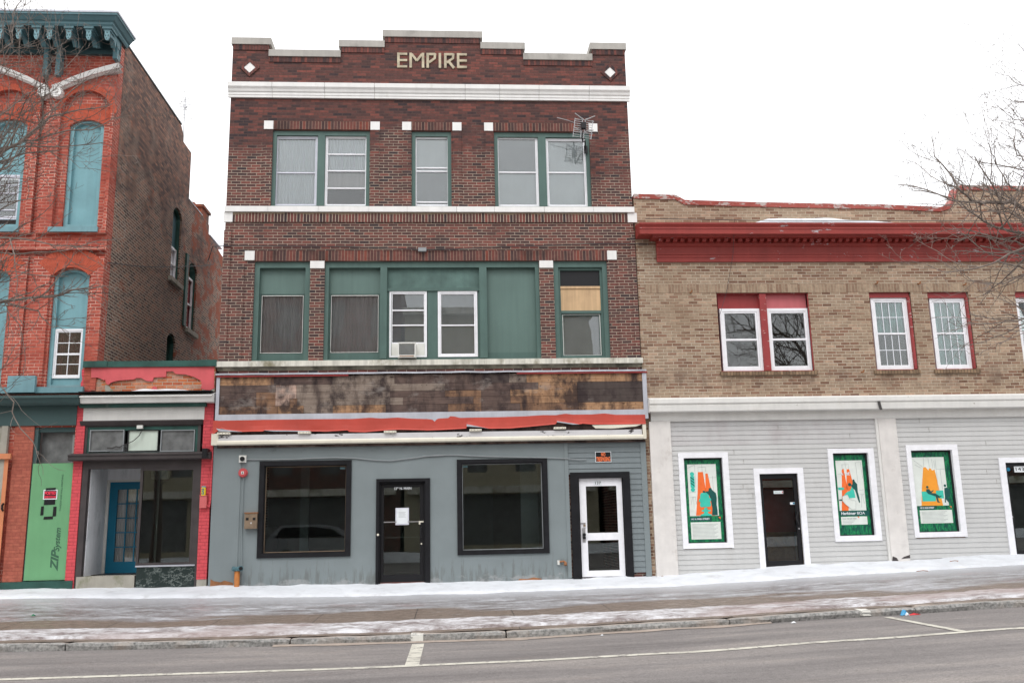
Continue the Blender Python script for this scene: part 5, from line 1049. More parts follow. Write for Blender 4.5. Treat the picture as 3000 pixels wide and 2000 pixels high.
# raised brick piers around the recessed bays, with the blind arches
ah = pz('A', 665, 708); asp = pz('A', 665, 880)
pcs = MB(); gx = px('A', 303, 1350); 
for k in bays:
    al, ar = px('A', 480, 860)+k, px('A', 862, 860)+k
    if ar > RX: continue
    lo_, hi_ = gx+.06+k, RX+k if k == 0 else gx+shift*(bays.index(k)-1)-.06+(0 if bays.index(k) < 2 else -.9)
    if k == 0: hi_ = RX-.001
    z_l = pz('E', 500, 330)+.02
    bay = [(al+.02, z_l)]
    pcs.wall([(lo_, z_l-.1), (hi_, z_l-.1), (hi_, pz('A', 600, 640)+.15), (lo_, pz('A', 600, 640)+.15)], [arch(al, ar, z_l, asp, ah-asp, 16)], -.10, -.001)
    dl, dr = px('E', 365, 1000)+k, px('E', 683, 1000)+k
    pcs.wall([(lo_, l_[2]-.1), (hi_, l_[2]-.1), (hi_, z_l-.62), (lo_, z_l-.62)], [arch(dl-.0, dr, l_[2]-.09, l_[3]-.02, l_[4]+.08, 14)], -.06, -.001)
pcs.build('brick_pier', 'b_red', RB)
# brick arch rings
M['b_arch'] = paint('painted_arch_brick', (.44, .085, .045), .8, .2, 9, 0)
ag = MB()
def ring_arch(x0, x1, zs, rise, th, y0, y1, n=26):
    ag = MB()
    w_ = (x1-x0)/2; cx = (x0+x1)/2; Rr = (w_*w_+rise*rise)/(2*rise); a0 = math.asin(min(1, w_/Rr)); cz = zs+rise-Rr
    for i in range(n):
        p0, p1 = a0-2*a0*(i+.06)/n, a0-2*a0*(i+.94)/n; q = random.uniform(-.002, .002)
        ag.prism([(cx+Rr*math.sin(p0), cz+Rr*math.cos(p0)), (cx+Rr*math.sin(p1), cz+Rr*math.cos(p1)), (cx+(Rr+th)*math.sin(p1), cz+(Rr+th)*math.cos(p1)), (cx+(Rr+th)*math.sin(p0), cz+(Rr+th)*math.cos(p0))], y0+q, y1)
    ag.build('arch_brick', 'b_arch', RB)
random.seed(2)
for k in bays[:3]:
    ring_arch(u[0]+k-.02, u[1]+k+.02, u[3], u[4], .38, -.008, -.001); ring_arch(px('A', 480, 860)+k, px('A', 862, 860)+k, asp, ah-asp, .13, -.108, -.101, 34)
    ring_arch(l_[0]+k, l_[1]+k, l_[3], l_[4]+.02, .42, -.068, -.061)
# sills, string course, boarded windows
for k in bays:
    x0, x1 = px('E', 367, 318, -.12)+k, px('E', 748, 315, -.12)+k
    if x1 < RL: continue
    z1q, z0q = pz('E', 560, 300, -.12), pz('E', 560, 337, -.12); MB().box(x0, x1, -.14, .06, z0q, z1q).build('window_sill', 'teal_l', RB)
    f = MB().wall(arch(u[0]+k, u[1]+k, u[2], u[3], u[4]), [arch(u[0]+k+.09, u[1]+k-.09, u[2]+.08, u[3]-.02, u[4]-.03)], .06, .25); W_ = f.build('window_frame', 'teal_m', RB)
    hasw = (k == bays[1])
    zw = pz('A', 80, 1345, .15)
    bd = MB(); 
    a_ = arch(u[0]+k+.08, u[1]+k-.08, zw if hasw else u[2]+.07, u[3]-.02, u[4]-.03); bd.prism(a_, .14, .17); bd.build('boarded_panel', 'teal_m', W_)
    if hasw: window(RB, (u[0]+k+.12, u[1]+k-.06, pz('E', 80, 245, .12), zw), .10, 'white_l', .05, rails=[pz('A', 80, 1480, .12), pz('E', 80, 172, .12)], back='curtd', bars=(2, 2, pz('A', 80, 1480, .12), zw-.05))
    f = MB().wall(arch(l_[0]+k, l_[1]+k, l_[2], l_[3], l_[4]), [arch(l_[0]+k+.08, l_[1]+k-.08, l_[2]+.05, l_[3]-.02, l_[4]-.03)], .06, .25); W_ = f.build('window_frame', 'teal_m', RB)
    zt2 = pz('E', 530, 1082, .12)
    a_ = arch(l_[0]+k+.07, l_[1]+k-.07, zt2+.08 if k == 0 else l_[2]+.04, l_[3]-.02, l_[4]-.03); MB().prism(a_, .14, .17).build('boarded_panel', 'teal_m', W_)
    if k == 0:
        q = R('E', 407, 1085, 636, 1457, .10); MB().box(l_[0]+.07, l_[1]-.07, .12, .165, zt2+.0, zt2+.079).box(l_[0]+.07, q[0], .12, .165, l_[2]+.04, zt2-.001).box(q[0]+.001, l_[1]-.07, .12, .165, l_[2]+.04, q[2]-.001).build('frame_infill', 'teal_m', W_)
        window(RB, (q[0], q[1], q[2], zt2), .09, 'white_v', .045, rails=[pz('E', 530, 1275, .1)], back='curtr', wav=1, bars=(2, 4))
MB().box(RL, RX-.002, -.14, -.001, pz('E', 500, 478, -.1), pz('E', 500, 462, -.1)).build('string_course', 'b_red', RB)
zq1, zq0 = pz('E', 450, 1523, -.12), pz('E', 450, 1568, -.12); x0 = px('E', 270, 1540, -.1)
MB().box(RL, px('E', 640, 1540, -.1), -.15, .04, zq0, zq1).build('window_sill', 'teal_l', RB); MB().box(px('E', 62, 1500, -.2), px('E', 272, 1500, -.2), -.24, -.151, zq0, pz('E', 160, 1440, -.2)).build('pier_base', 'teal_l', RB)
# hood mouldings
hm = MB()
def hood(pts, sgn):
    rows = [[], [], [], [], []]
    for x_, zt__, zb__ in pts:
        m_ = (zt__+zb__)/2; rows[0].append((x_, 0, zt__+.02)); rows[1].append((x_, -.28, zt__)); rows[2].append((x_, -.24, zt__-.10)); rows[3].append((x_, -.15, m_-.03)); rows[4].append((x_, -.15, zb__))
    rows.append([(a, 0, c) for a, b, c in rows[4]]); hm.loft(rows)
hp = []
for xA, yt, yb in ((400, 655, 700), (450, 640, 690), (560, 590, 645), (680, 547, 600), (800, 512, 563), (915, 484, 535)): 
    a_ = P('A', xA, yt, -.25); b_ = P('A', xA, yb, -.15); hp.append((a_[0], a_[1], b_[1]))
hood(hp, 1); vx = px('A', 388, 660, -.2); hm2 = [(2*vx-a, b, c) for a, b, c in hp]; hood(hm2, -1); hood([(a+2*shift, b, c) for a, b, c in hp], 1)
hm.build('hood_moulding', 'terra', RB)
sc_ = MB()
for x_, y_ in ((432, 705), (337, 703)): k = P('A', x_, y_, -.2); sc_.cyl(k, .135, -.22, -.001, 24); sc_.wall([(k[0]+.125*math.cos(2*math.pi*i/20), k[1]+.125*math.sin(2*math.pi*i/20)) for i in range(20)], [[(k[0]+.08*math.cos(2*math.pi*i/20), k[1]+.08*math.sin(2*math.pi*i/20)) for i in range(20)]], -.24, -.2205); sc_.cyl(k, .035, -.24, -.2205, 12)
sc_.build('scroll_boss', 'terra', RB)
# dark groove between the bays, lamp box
MB().box(gx-.03, gx+.04, -.02, -.001, 4.6, 10.9).build('wall_groove', 'b_red', RB)
# cornice
CY = -.9; c_top = pz('A', 500, 92, CY); c_bot = pz('A', 500, 188, CY+.1); cxr = px('A', 898, 95, CY); hh = c_top-c_bot
fz = pz('A', 700, 430)
cor = MB(); prof = [(CY, c_top), (CY, c_top-.05), (CY+.03, c_top-.06), (CY+.09, c_top-hh*.55), (CY+.13, c_top-hh*.62), (CY+.13, c_bot+.04), (CY+.16, c_bot)]
def cring(d_, z_): # outline going from the left along the front and back along the side, inset by d_
    return [(RL, d_, z_), (RX+(-d_+CY)*1+ (cxr-RX) - 0, d_, z_), (RX+(-d_+CY)*1+(cxr-RX), .9 if 0 else .25, z_)]
rows = [[(RL, .25, c_top+.03), (cxr, .25, c_top+.03), (cxr-.0, .25, c_top+.03)]]
rows = []
for y_, z_ in prof: e_ = cxr-(y_-CY); rows.append([(RL, y_, z_), (e_, y_, z_), (e_, .22, z_)])
cor.loft(rows); cor.add([(RL, CY, c_top), (cxr, CY, c_top), (cxr, .22, c_top), (RL, .22, c_top)], [(0, 1, 2, 3)])
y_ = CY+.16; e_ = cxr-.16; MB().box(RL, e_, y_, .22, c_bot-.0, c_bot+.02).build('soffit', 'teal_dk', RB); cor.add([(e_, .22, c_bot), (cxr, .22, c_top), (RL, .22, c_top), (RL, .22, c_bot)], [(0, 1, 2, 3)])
cor.build('cornice', 'teal', RB)
MB().box(RL, cxr+.02, CY-.012, .25, c_top+.002, c_top+.045).build('cornice_flashing', 'silver', RB)
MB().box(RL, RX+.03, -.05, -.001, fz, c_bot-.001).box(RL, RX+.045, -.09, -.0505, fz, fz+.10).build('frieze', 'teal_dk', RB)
for xA, ln_ in ((15, 0), (155, 0), (292, 1), (390, 1), (538, 0), (690, 0), (838, 2)):
    xc = px('A', xA, 240, CY+.25)
    if ln_ == 2: xc = RX-.03
    zt_ = c_bot-.002; zl = pz('A', 600, 385) if ln_ != 2 else pz('A', 880, 400); yb_ = CY+.2
    cw_ = .05
    B_ = MB().xprof([(-.051, zt_), (yb_+.02, zt_), (yb_+.02, zt_-.10), (yb_+.05, zt_-.20), (yb_+.16, zt_-.17), (-.42, zt_-.17), (-.32, zt_-.28), (-.28, zl+.12), (-.22, zl+.02), (-.16, zl-.04), (-.051, zl)], xc-cw_, xc+cw_)
    B_.box(xc-cw_-.055, xc+cw_+.055, yb_-.045, yb_+.3, zt_-.05, zt_-.0005); B_.box(xc-cw_-.025, xc+cw_+.025, yb_-.02, yb_+.25, zt_-.095, zt_-.0505)
    if ln_: B_.box(xc-cw_, xc+cw_, -.20, -.001, pz('A', 440, 608) if ln_ == 1 else pz('A', 890, 482), zl)
    b_ = B_.build('bracket', 'teal', RB)
    MB().prism([(xc-.052, zt_-.096), (xc+.052, zt_-.096), (xc+.052, zt_-.24), (xc+.022, zt_-.31), (xc-.022, zt_-.31), (xc-.052, zt_-.24)], yb_-.02, yb_+.019).build('carved_face', 'teal_l', b_)
    MB().prism([(xc-.03, zt_-.115), (xc+.03, zt_-.115), (xc, zt_-.15)], yb_-.023, yb_-.0201).prism([(xc-.038, zt_-.17), (xc-.012, zt_-.21), (xc-.038, zt_-.235)], yb_-.023, yb_-.0201).prism([(xc+.038, zt_-.17), (xc+.038, zt_-.235), (xc+.012, zt_-.21)], yb_-.023, yb_-.0201).cyl((xc, zt_-.27), .013, yb_-.023, yb_-.0201, 8).build('carving', 'teal_dk', b_)
# side wall with its windows, lower rear wing
def sq_(c, *p): return [S(c, a, b, RX) for a, b in p]
sA = S('A', 955, 270, RX); 
w1 = (4.45, 5.25, 8.25, 10.12, .20); w2 = (6.15, 6.95, 7.2, 9.05, .18); w3 = (4.50, 5.25, 5.2, 6.58, .2)
hs = [arch(*q) for q in (w1, w2, w3)]
top_l = [(5.78, 10.93), (5.78, 12.36), (5.0, 12.36), (4.98, 12.55), (4.74, 12.72), (.28, 12.74)]
MB().wall([(.3, 4.25), (1.5, 4.25), (1.5, .2), (11.0, .2), (11.0, 10.35), (9.6, 10.42), (8.0, 10.62), (8.0, 10.9)]+top_l, hs, RX, RX-.3, 'x').build('side_wall', 'b_sideE', RB)
MB().box(RL, RX-.3, .3, 5.7, 11.8, 12.0).box(RL, RX-.3, 5.7, 10.7, 10.2, 10.3).each('roof', 'cope', RB); MB().box(RL, RX-.3, 10.7, 11, .2, 10.2).build('back_wall', 'b_sideE', RB); MB().box(RL, RX-.3, .31, 10.7, .2, .35).box(RL, RX-.3, 4, 4.1, .36, 10.1).build('interior_partition', 'int', RB)
MB().add([(RX+.01, .26, 12.78), (RX+.01, 4.7, 12.76), (RX-.4, 4.7, 12.80), (RX-.4, .26, 12.82), (RX+.01, .26, 12.72), (RX+.01, 4.7, 12.70)], [(0, 1, 2, 3), (0, 1, 5, 4)]) if 0 else None
MB().box(RX-.35, RX+.02, .26, 4.72, 12.741, 12.78).build('parapet_flashing', 'blk', RB)
MB().box(RX-.75, RX-.02, 7.22, 8.0, 10.3, 11.22).box(RX-.80, RX+.03, 7.17, 8.05, 11.221, 11.30).tube([(RX-.45, 7.5, 11.3), (RX-.45, 7.5, 11.45)], .14, 10).build('chimney', 'b_sideE', RB)
MB().box(RX-.35, RX+.012, 5.79, 7.2, 10.931, 10.955).box(RX-.35, RX+.02, 8.12, 9.6, 10.60, 10.63).each('parapet_flashing', 'silver', RB)
for (a, b, c, d, e), kind in ((w1, 1), (w2, 2), (w3, 3)):
    f = MB().wall(arch(a, b, c, d, e), [arch(a+.08, b-.08, c+.06, d-.02, e-.03)], RX-.05, RX-.2, 'x'); W_ = f.build('window_frame', 'dgreen2', RB)
    zz = {1: c+.95, 2: d-.25, 3: c}[kind]
    if kind != 2: m_ = MB(); m_.wall(arch(a+.07, b-.07, zz, d-.02, e-.03), [], RX-.14, RX-.16, 'x'); m_.build('boarded_panel', 'dgreen2' if kind == 3 else 'teal', W_)
    if kind < 3:
        m_ = MB(); m_.wall([(a+.08, c+.06), (b-.08, c+.06), (b-.08, zz), (a+.08, zz)], [[(a+.14, c+.12), (b-.14, c+.12), (b-.14, (c+zz)/2-.02), (a+.14, (c+zz)/2-.02)], [(a+.14, (c+zz)/2+.02), (b-.14, (c+zz)/2+.02), (b-.14, zz-.06), (a+.14, zz-.06)]], RX-.08, RX-.13, 'x'); m_.build('sash', 'white_v', W_)
        MB().box(RX-.15, RX-.145, a+.1, b-.1, c+.1, zz-.05).build('blind', 'blind' if kind == 1 else 'curtr', W_)
        MB().box(RX-.03, RX+.09, a-.15, b+.15, c-.12, c-.001).build('window_sill', 'conc', RB)
MB().box(RX-.001, RX+.05, 5.72, 5.92, 7.2, 9.3).build('green_shutter_board', 'dgreen2', RB)
# ground floor of the red building
g1z, g0z = pz('I', 300, 72, -.35), pz('I', 300, 122, -.35)
gxr = px('I', 585, 100, -.3)
MB().xprof([(0, g0z-.04), (-.25, g0z-.04), (-.30, g0z), (-.35, g1z-.06), (-.38, g1z-.05), (-.38, g1z), (0, g1z+.06)], RL, gxr).build('shop_cornice', 'dgreen', RB)
fz0 = pz('I', 300, 296); MB().box(RL, gxr-.12, -.06, -.001, fz0, g0z-.041).build('shop_fascia', 'dgreen', RB)
bw0, bw1 = px('I', 62, 900, -.04), gd[0]
MB().box(px('I', 68, 900), gd[0]-.001, -.035, -.001, .3, fz0-.001).build('brick_pier', 'b_pier', RB)
MB().box(gd[0], gd[0]+.075, .0, .12, .45, gd[3]-.001).box(gd[0]+.076, gd[1], .04, .12, gd[3]-.10, gd[3]-.002).build('door_frame', 'dgreen', RB)
zz1 = pz('I', 360, 576, .08); MB().box(gd[0]+.076, gd[1], .20, .22, zz1+.02, gd[3]-.1).build('fanlight_board', 'dirtyg', RB)
q = R('I', 190, 577, 512, 1437, .02); zr_ = q
MB().box(gd[0]+.03, gd[1]+.03, -.03, -.002, pz('I', 340, 1437, 0), zz1).build('sheathing_board', 'zip', RB); ZB = bpy.data.objects['sheathing_board']
def zt(body, c, x, y, h, w, m='zipt', sh=0., bold=.0): k = P(c, x, y, -.035); return text('lettering', body, m, ZB, k[0], k[1], h, -.0315, rot=math.pi/2, width=w, shear=sh, bold=bold)
hw = pz('U', 800, 1005, -.03)-pz('U', 800, 1310, -.03); zt('ZIP', 'U', 762, 1155, .21, hw, sh=.35, bold=.007)
hw = pz('U', 800, 690, -.03)-pz('U', 800, 1020, -.03); zt('System', 'U', 800, 858, .155, hw, sh=.3, bold=.003)
hw = pz('I', 455, 655, -.03)-pz('I', 455, 925, -.03); zt('7/16 ROOF AND WALL SHEATHING', 'I', 455, 790, .05, hw)
MB().xprof([(0, .25), (-.075, .25), (-.075, pz('I', 250, 1445)-.01), (-.001, pz('I', 250, 1445))], px('I', 10, 1470), px('I', 545, 1470)).build('plinth', 'dgreen2', RB)
MB().box(px('I', 20, 420), px('I', 66, 420), -.09, -.001, .3, fz0-.001).box(px('I', -200, 420), px('I', 19, 420), -.03, -.001, pz('I', 10, 500), fz0-.001).build('shop_window_frame', 'conc', RB)
M['orangep'] = paint('orange_painted_wood', (.60, .22, .10), .6, .1, 3, .1)
xo0, xo1 = px('I', 0, 900)-.35, px('I', 60, 700); xo1 = px('I', 45, 950)
MB().box(px('I', 15, 950)-.0, xo1, -.10, -.0905, .3, pz('I', 30, 545)).box(xo0-2.0, xo1+.06, -.16, -.11, pz('I', 30, 545), pz('I', 30, 505)).build('orange_frame', 'orangep', RB)
MB().box(xo0-2.0, px('I', 15, 950)-.02, -.06, -.031, pz('I', 5, 1000), pz('I', 5, 620)).build('turquoise_panel', 'teal_i', RB)
k = P('I', 20, 897, -.12); MB().tube([(k[0], -.10, k[1]+.07), (k[0], -.15, k[1]+.04), (k[0], -.15, k[1]-.04), (k[0], -.10, k[1]-.07)], .02, 8).build('door_handle', 'blk', RB)
# posted sign and tape on the green board
q = R('I', 320, 768, 424, 840, -.04); t = thing('posted_sign', 'black and pink POSTED sign taped on the green sheathing board', 'sign', ((q[0]+q[1])/2, -.03, q[2]))
MB().rb(q, -.038, -.0325).build('sign_border', 'paper', t); MB().rb(inset(q, .02, .02, .02, .02), -.040, -.0385).build('sign_face', 'blk', t)
cx_ = (q[0]+q[1])/2; hh = q[3]-q[2]; text('lettering', 'POSTED', 'p_sign', t, cx_, q[3]-hh*.36, hh*.42, -.0405, width=(q[1]-q[0])*.80, bold=.004); MB().box(cx_-(q[1]-q[0])*.40, cx_+(q[1]-q[0])*.40, -.0415, -.0402, q[2]+hh*.14, q[2]+hh*.38).build('pink_bar', 'p_sign', t); text('lettering', 'NO TRESPASSING', 'blk', t, cx_, q[2]+hh*.26, hh*.2, -.042, width=(q[1]-q[0])*.7)
for l, tt, r_, b_, lb in ((340, 754, 412, 772, 'black tape strip over the top edge of the pink POSTED sign'), (325, 838, 408, 880, 'broad black tape patch just under the pink POSTED sign'), (300, 890, 322, 958, 'left upright black tape strip of the open square on the green board'), (391, 892, 416, 966, 'right upright black tape strip of the open square on the green board'), (322, 965, 391, 988, 'bottom black tape strip of the open square on the green board')):
    q = R('I', l, tt, r_, b_, -.04); o = MB().prism([(q[0], q[2]), (q[1], q[2]+.006), (q[1]-.003, q[3]), (q[0]+.004, q[3]-.006)], -.0440 if tt < 780 else -.0372, -.0305).build('tape_strip', 'blk'); tag(o, lb, 'tape', 'black tape on the green board')
# roof antenna on the red building
k = S('A', 1405, 1010, RX-.15); kt = S('A', 1412, 735, RX-.15); an = MB(); t = thing('roof_antenna', 'slender rooftop television antenna above the dark brick side wall', 'antenna', (RX-.15, k[0], 12.3))
an.tube([(RX-.15, k[0], 12.3), (RX-.15, k[0], kt[1])], .017, 6); an.build('mast', 'steel', t); an = MB()
for yy_, wd in ((738, .12), (752, .14), (768, .2), (790, .26), (810, .3), (835, .26), (877, .2), (903, .22)):
    z_ = S('A', 1410, yy_, RX-.15)[1]; an.tube([(RX-.15-wd*.7, k[0], z_+.02), (RX-.15+wd, k[0], z_-.02)], .010, 5)
an.tube([(RX+.07, k[0], S('A', 1410, 835, RX)[1]), (RX+.07, k[0], S('A', 1410, 903, RX)[1])], .008, 5); z_ = S('A', 1410, 808, RX-.15)[1]; an.tube([(RX-.15, k[0]-.04, z_), (RX-.15, k[0]+.04, z_)], .06, 8); an.build('cross_element', 'steel', t)
# ================================================================== low pink shop between them
PK = thing('shop_building', 'low pink shop with peeling brick parapet, blue glazed door and dark marble stall riser', 'building', (-6.2, 0, .3))
PX0, PX1 = px('E', 700, 1450), XL-.06
PXL = px('I', 520, 900)     # left pink pier reaches over the red building
ptop = avg(pz('E', 900, 1382), pz('E', 1500, 1368)); pch = pz('I', 1000, 60)
MB().box(px('E', 640, 1450)-.0, PX1, -.03, .25, pz('I', 1000, 70), ptop).build('parapet_wall', 'b_peel', PK)
x0 = px('E', 640, 1370, -.08)
MB().box(x0, PX1+.02, -.105, .30, ptop+.001, ptop+.13).box(x0-.0, px('E', 820, 1360, -.1), -.12, -.0905, ptop+.0, ptop+.135).build('coping', 'dgreen2', PK)
MB().box(px('E', 1520, 1370, -.1), PX1+.03, -.12, -.0905, ptop+.0, ptop+.14).build('coping_block', 'dgreen2', PK)
pp = px('E', 1540, 1450); MB().box(pp, PX1, -.06, -.031, pz('I', 1000, 60), ptop-.001).build('parapet_pier', 'b_peel', PK)
k = P('I', 1150, 25); MB().cyl(k, .055, -.06, -.0305, 16).build('anchor_plate', 'alarm', PK)
cz1, cz0 = pz('I', 1000, 74, -.3), pz('I', 1000, 122, -.3); c0, c1 = px('I', 590, 98, -.3), px('I', 1572, 98, -.3)
MB().xprof([(0, cz0), (-.26, cz0), (-.27, cz0+.02), (-.30, cz1-.03), (-.34, cz1-.02), (-.34, cz1), (-.0, cz1+.10)], c0, c1).build('shop_cornice', 'wpeel', PK)
MB().box(c0-.03, c1-.02, -.33, -.0, cz1+.085, cz1+.10).build('tar_edge', 'blk', PK)
zf1, zf0 = pz('I', 1000, 163), pz('I', 1000, 258)
MB().box(px('I', 610, 140), px('I', 1540, 140), -.16, -.001, zf1+.0, cz0-.001).build('soffit_moulding', 'dgreen2', PK)
fx0, fx1 = px('I', 624, 210), px('I', 1518, 210); MB().box(fx0, fx1, -.05, -.001, zf0, zf1-.001).build('fascia_board', 'wpeel', PK)
MB().xprof([(0, zf0-.10), (-.05, zf0-.10), (-.10, zf0-.03), (-.11, zf0-.001), (0, zf0-.001)], fx0-.04, fx1-.02).build('moulding', 'brownm', PK)
M['pinks'] = paint('pink_painted_render', (.60, .105, .115), .7, .10, 3, .06, chip=((.34, .30, .24), .70, 4))
Z['T'] = (230, 1040, .17432)
pp_ = [(222, 205), (2060, 200), (2285, 185), (2285, 560), (2200, 600), (2110, 580), (2060, 560), (2080, 500), (2060, 430), (1950, 370), (1800, 325), (1640, 318), (1590, 272), (1482, 275), (1475, 368), (1270, 375), (1250, 440), (1160, 438), (1120, 420), (1060, 388), (980, 385), (930, 412), (800, 420), (660, 432), (560, 460), (510, 502), (470, 478), (455, 400), (440, 430), (400, 405), (330, 380), (222, 382)]
MB().prism([P('T', a, b, -.04) for a, b in pp_][::-1], -.072, -.0305).build('painted_render', 'pinks', PK)
MB().prism([P('T', a, b, -.04) for a, b in [(60, 235), (215, 230), (215, 620), (100, 620), (105, 525), (40, 525), (40, 470), (70, 410), (55, 330)]][::-1], -.05, -.0305).build('painted_brick_quoin', 'b_pink', PK)
MB().prism([P('T', a, b, -.04) for a, b in [(2290, 560), (2290, 640), (2080, 655), (2060, 600), (2110, 585), (2200, 600)]][::-1], -.066, -.0305).prism([P('T', a, b, -.04) for a, b in [(450, 500), (500, 505), (560, 580), (620, 630), (450, 630)]][::-1], -.045, -.0305).each('bare_render_patch', 'conc', PK)
# snow on the cornice
sm_ = MB(); xa, xb = px('I', 960, 62, -.25), px('I', 1400, 62, -.25); rr = [[], [], []]
for i in range(61): u_ = i/60; x = xa+(xb-xa)*u_; hh = .05*math.sin(math.pi*u_)**.5*(1+.5*noise.noise(Vector((x*3, 0, 8))))+.004; rr[0].append((x, -.30, cz1+.10)); rr[1].append((x, -.22, cz1+.10+hh)); rr[2].append((x, -.05, cz1+.105+hh*1.2))
o = sm_.loft(rr).build('snow', 'snow', None, smooth=True); o['kind'] = 'stuff'
# piers
p1 = (px('I', 520, 900), px('I', 592, 900)); p2 = (px('I', 1487, 900), PX1)
zt_ = g0z-.045
MB().box(gd[1]+.031, p1[1], -.045, -.001, .35, pz('I', 570, 150)).build('pier', 'b_pink', PK); MB().box(px('I', 1482, 900), PX1, -.04, .25, pz('I', 1500, 1430), pz('I', 1540, 100)).build('pier', 'b_pink', PK)
MB().box(p1[0]-.0, p1[1], .001, 1.3, .3, 3.4).build('pier_return', 'b_pink', PK) if 0 else None
MB().box(px('I', 1482, 900)+.005, PX1, -.03, .25, .3, pz('I', 1500, 1430)-.001).build('pier_base', 'conc', PK)
# shop front: surround, transom, ledge
ox0, ox1 = px('I', 596, 900), px('I', 1482, 900); zl1, zl0 = pz('I', 1000, 510), pz('I', 1000, 552)
ix0, ix1 = px('I', 630, 1000), px('I', 1443, 900); zo = pz('I', 900, 612)
MB().box(ox0, px('I', 632, 1000), -.03, .10, .3, zl0).box(px('I', 1440, 900), ox1-.001, -.03, .10, .3, zl0).box(px('I', 632, 1000), px('I', 1440, 900), -.028, .10, zo, zl0-.0).build('shop_front_frame', 'brownm', PK)
q = R('I', 648, 300, 1465, 500, 0); tr = MB().ring((q[0]-.08, q[1]+.06, zl1, zf0-.10), q, -.02, .12); trf = tr.build('transom_surround', 'brownm', PK)
MB().ring(q, inset(q, .05, .05, .03, .08), -.005, .08).build('transom_frame', 'dgreen2', PK)
for l, r_, m_ in ((664, 918, 'dirtyg'), (945, 1175, 'fade'), (1190, 1442, 'dirtyg')):
    w_ = R('I', l, 325, r_, 485, .0); W_ = MB().ring(w_, inset(w_, .018), -.012, .06).build('transom_window', 'galv' if m_ != 'fade' else 'blk', PK); MB().rb(inset(w_, .018), .02, .028).build('pane', m_, W_)
MB().xprof([(0, zl0), (-.20, zl0), (-.22, zl0+.02), (-.22, zl1-.03), (-.24, zl1-.02), (-.24, zl1), (0, zl1+.05)], px('I', 505, 530, -.2), px('I', 1553, 530, -.2)).build('ledge', 'brownm', PK)
k = P('I', 1040, 305, -.03); MB().box(k[0]-.06, k[0]+.06, -.08, -.021, k[1]-.035, k[1]+.035).build('light_fitting', 'ac', PK)
pts = [(1048, 335), (1030, 370), (990, 405), (940, 430), (905, 440), (885, 455), (860, 448), (830, 462), (795, 458)]
o = MB().tube([(P('I', a, b, -.04)[0], -.04, P('I', a, b, -.04)[1]) for a, b in pts], [.009]*5+[.016]*4, 6).build('loose_cable', 'cable'); tag(o, 'loose cable dangling across the transom panes of the pink shop', 'cable')
MB().box(px('I', 1525, 500), px('I', 1560, 500), -.30, -.04, zl0+.01, zl1+.09).build('ledge_end_block', 'blk', PK)
# recessed entrance
DY = 1.15; zfl = pz('I', 900, 1440, .3)
zfl = pz('I', 790, 1455, -.05)
dr = R('I', 778, 705, 1100, 1385, DY); dxL = px('I', 790, 1000, DY); wx = px('I', 632, 1000, 0)+.02; mx_ = px('I', 1035, 950, .02)
zdf = pz('I', 900, 1385, DY)
MB().add([(wx, .1, .2), (dxL-.03, DY, .2), (dxL-.03, DY, zo+.3), (wx, .1, zo+.3), (wx-.12, .1, .2), (dxL-.15, DY, .2), (dxL-.15, DY, zo+.3), (wx-.12, .1, zo+.3)], [(0, 1, 2, 3), (4, 5, 6, 7), (0, 3, 7, 4), (3, 2, 6, 7)]).build('entrance_side_wall', 'wwall', PK)
MB().box(dxL-.2, ox1, DY+.05, DY+.1, zdf, zo+.6).build('entrance_back_wall', 'wwall', PK) if 0 else None
dw = .93; lf = (dxL+.03, dxL+.03+dw, zdf, pz('I', 900, 712, DY))
MB().box(dxL-.03, lf[0], DY-.03, DY+.1, zdf, lf[3]+.05).box(lf[0]+.0, lf[1]+.04, DY-.03, DY+.1, lf[3]+.004, lf[3]+.05).build('door_frame', 'wpeel', PK)
MB().box(dxL-.03, lf[1]+.3, DY-.02, DY+.1, lf[3]+.051, zo+.5).build('over_door_panel', 'wwall', PK)
gl_ = (lf[0]+.17, lf[1]-.14, zdf+.24, lf[3]-.16)
D5 = MB().ring(lf, gl_, DY, DY+.045).build('door', 'blued', PK); gb = MB()
for k in (1, 2): xx = gl_[0]+(gl_[1]-gl_[0])*k/3; gb.box(xx-.012, xx+.012, DY+.004, DY+.035, gl_[2], gl_[3])
for k in (1, 2, 3, 4): zz = gl_[2]+(gl_[3]-gl_[2])*k/5; gb.box(gl_[0], gl_[1], DY+.0045, DY+.0345, zz-.012, zz+.012)
gb.build('glazing_bar', 'blued', D5); MB().box(gl_[0], gl_[1], DY+.018, DY+.022, gl_[2], gl_[3]).build('pane', 'glass', D5)
rows = [[(gl_[0]+(gl_[1]-gl_[0])*i/60, DY+.08+.014*math.sin(i*.9), z_) for i in range(61)] for z_ in (gl_[3], gl_[2])]; MB().loft(rows).build('curtain', 'curtg', D5)
MB().box(ox0+.03, lf[1]+.1, -.04, DY+.1, .2, zdf-.002).build('entrance_step', 'conc', PK)
MB().box(lf[0]+.02, mx_+.1, .35, 1.0, zdf-.001, zdf+.012).build('door_mat', 'blk', PK)
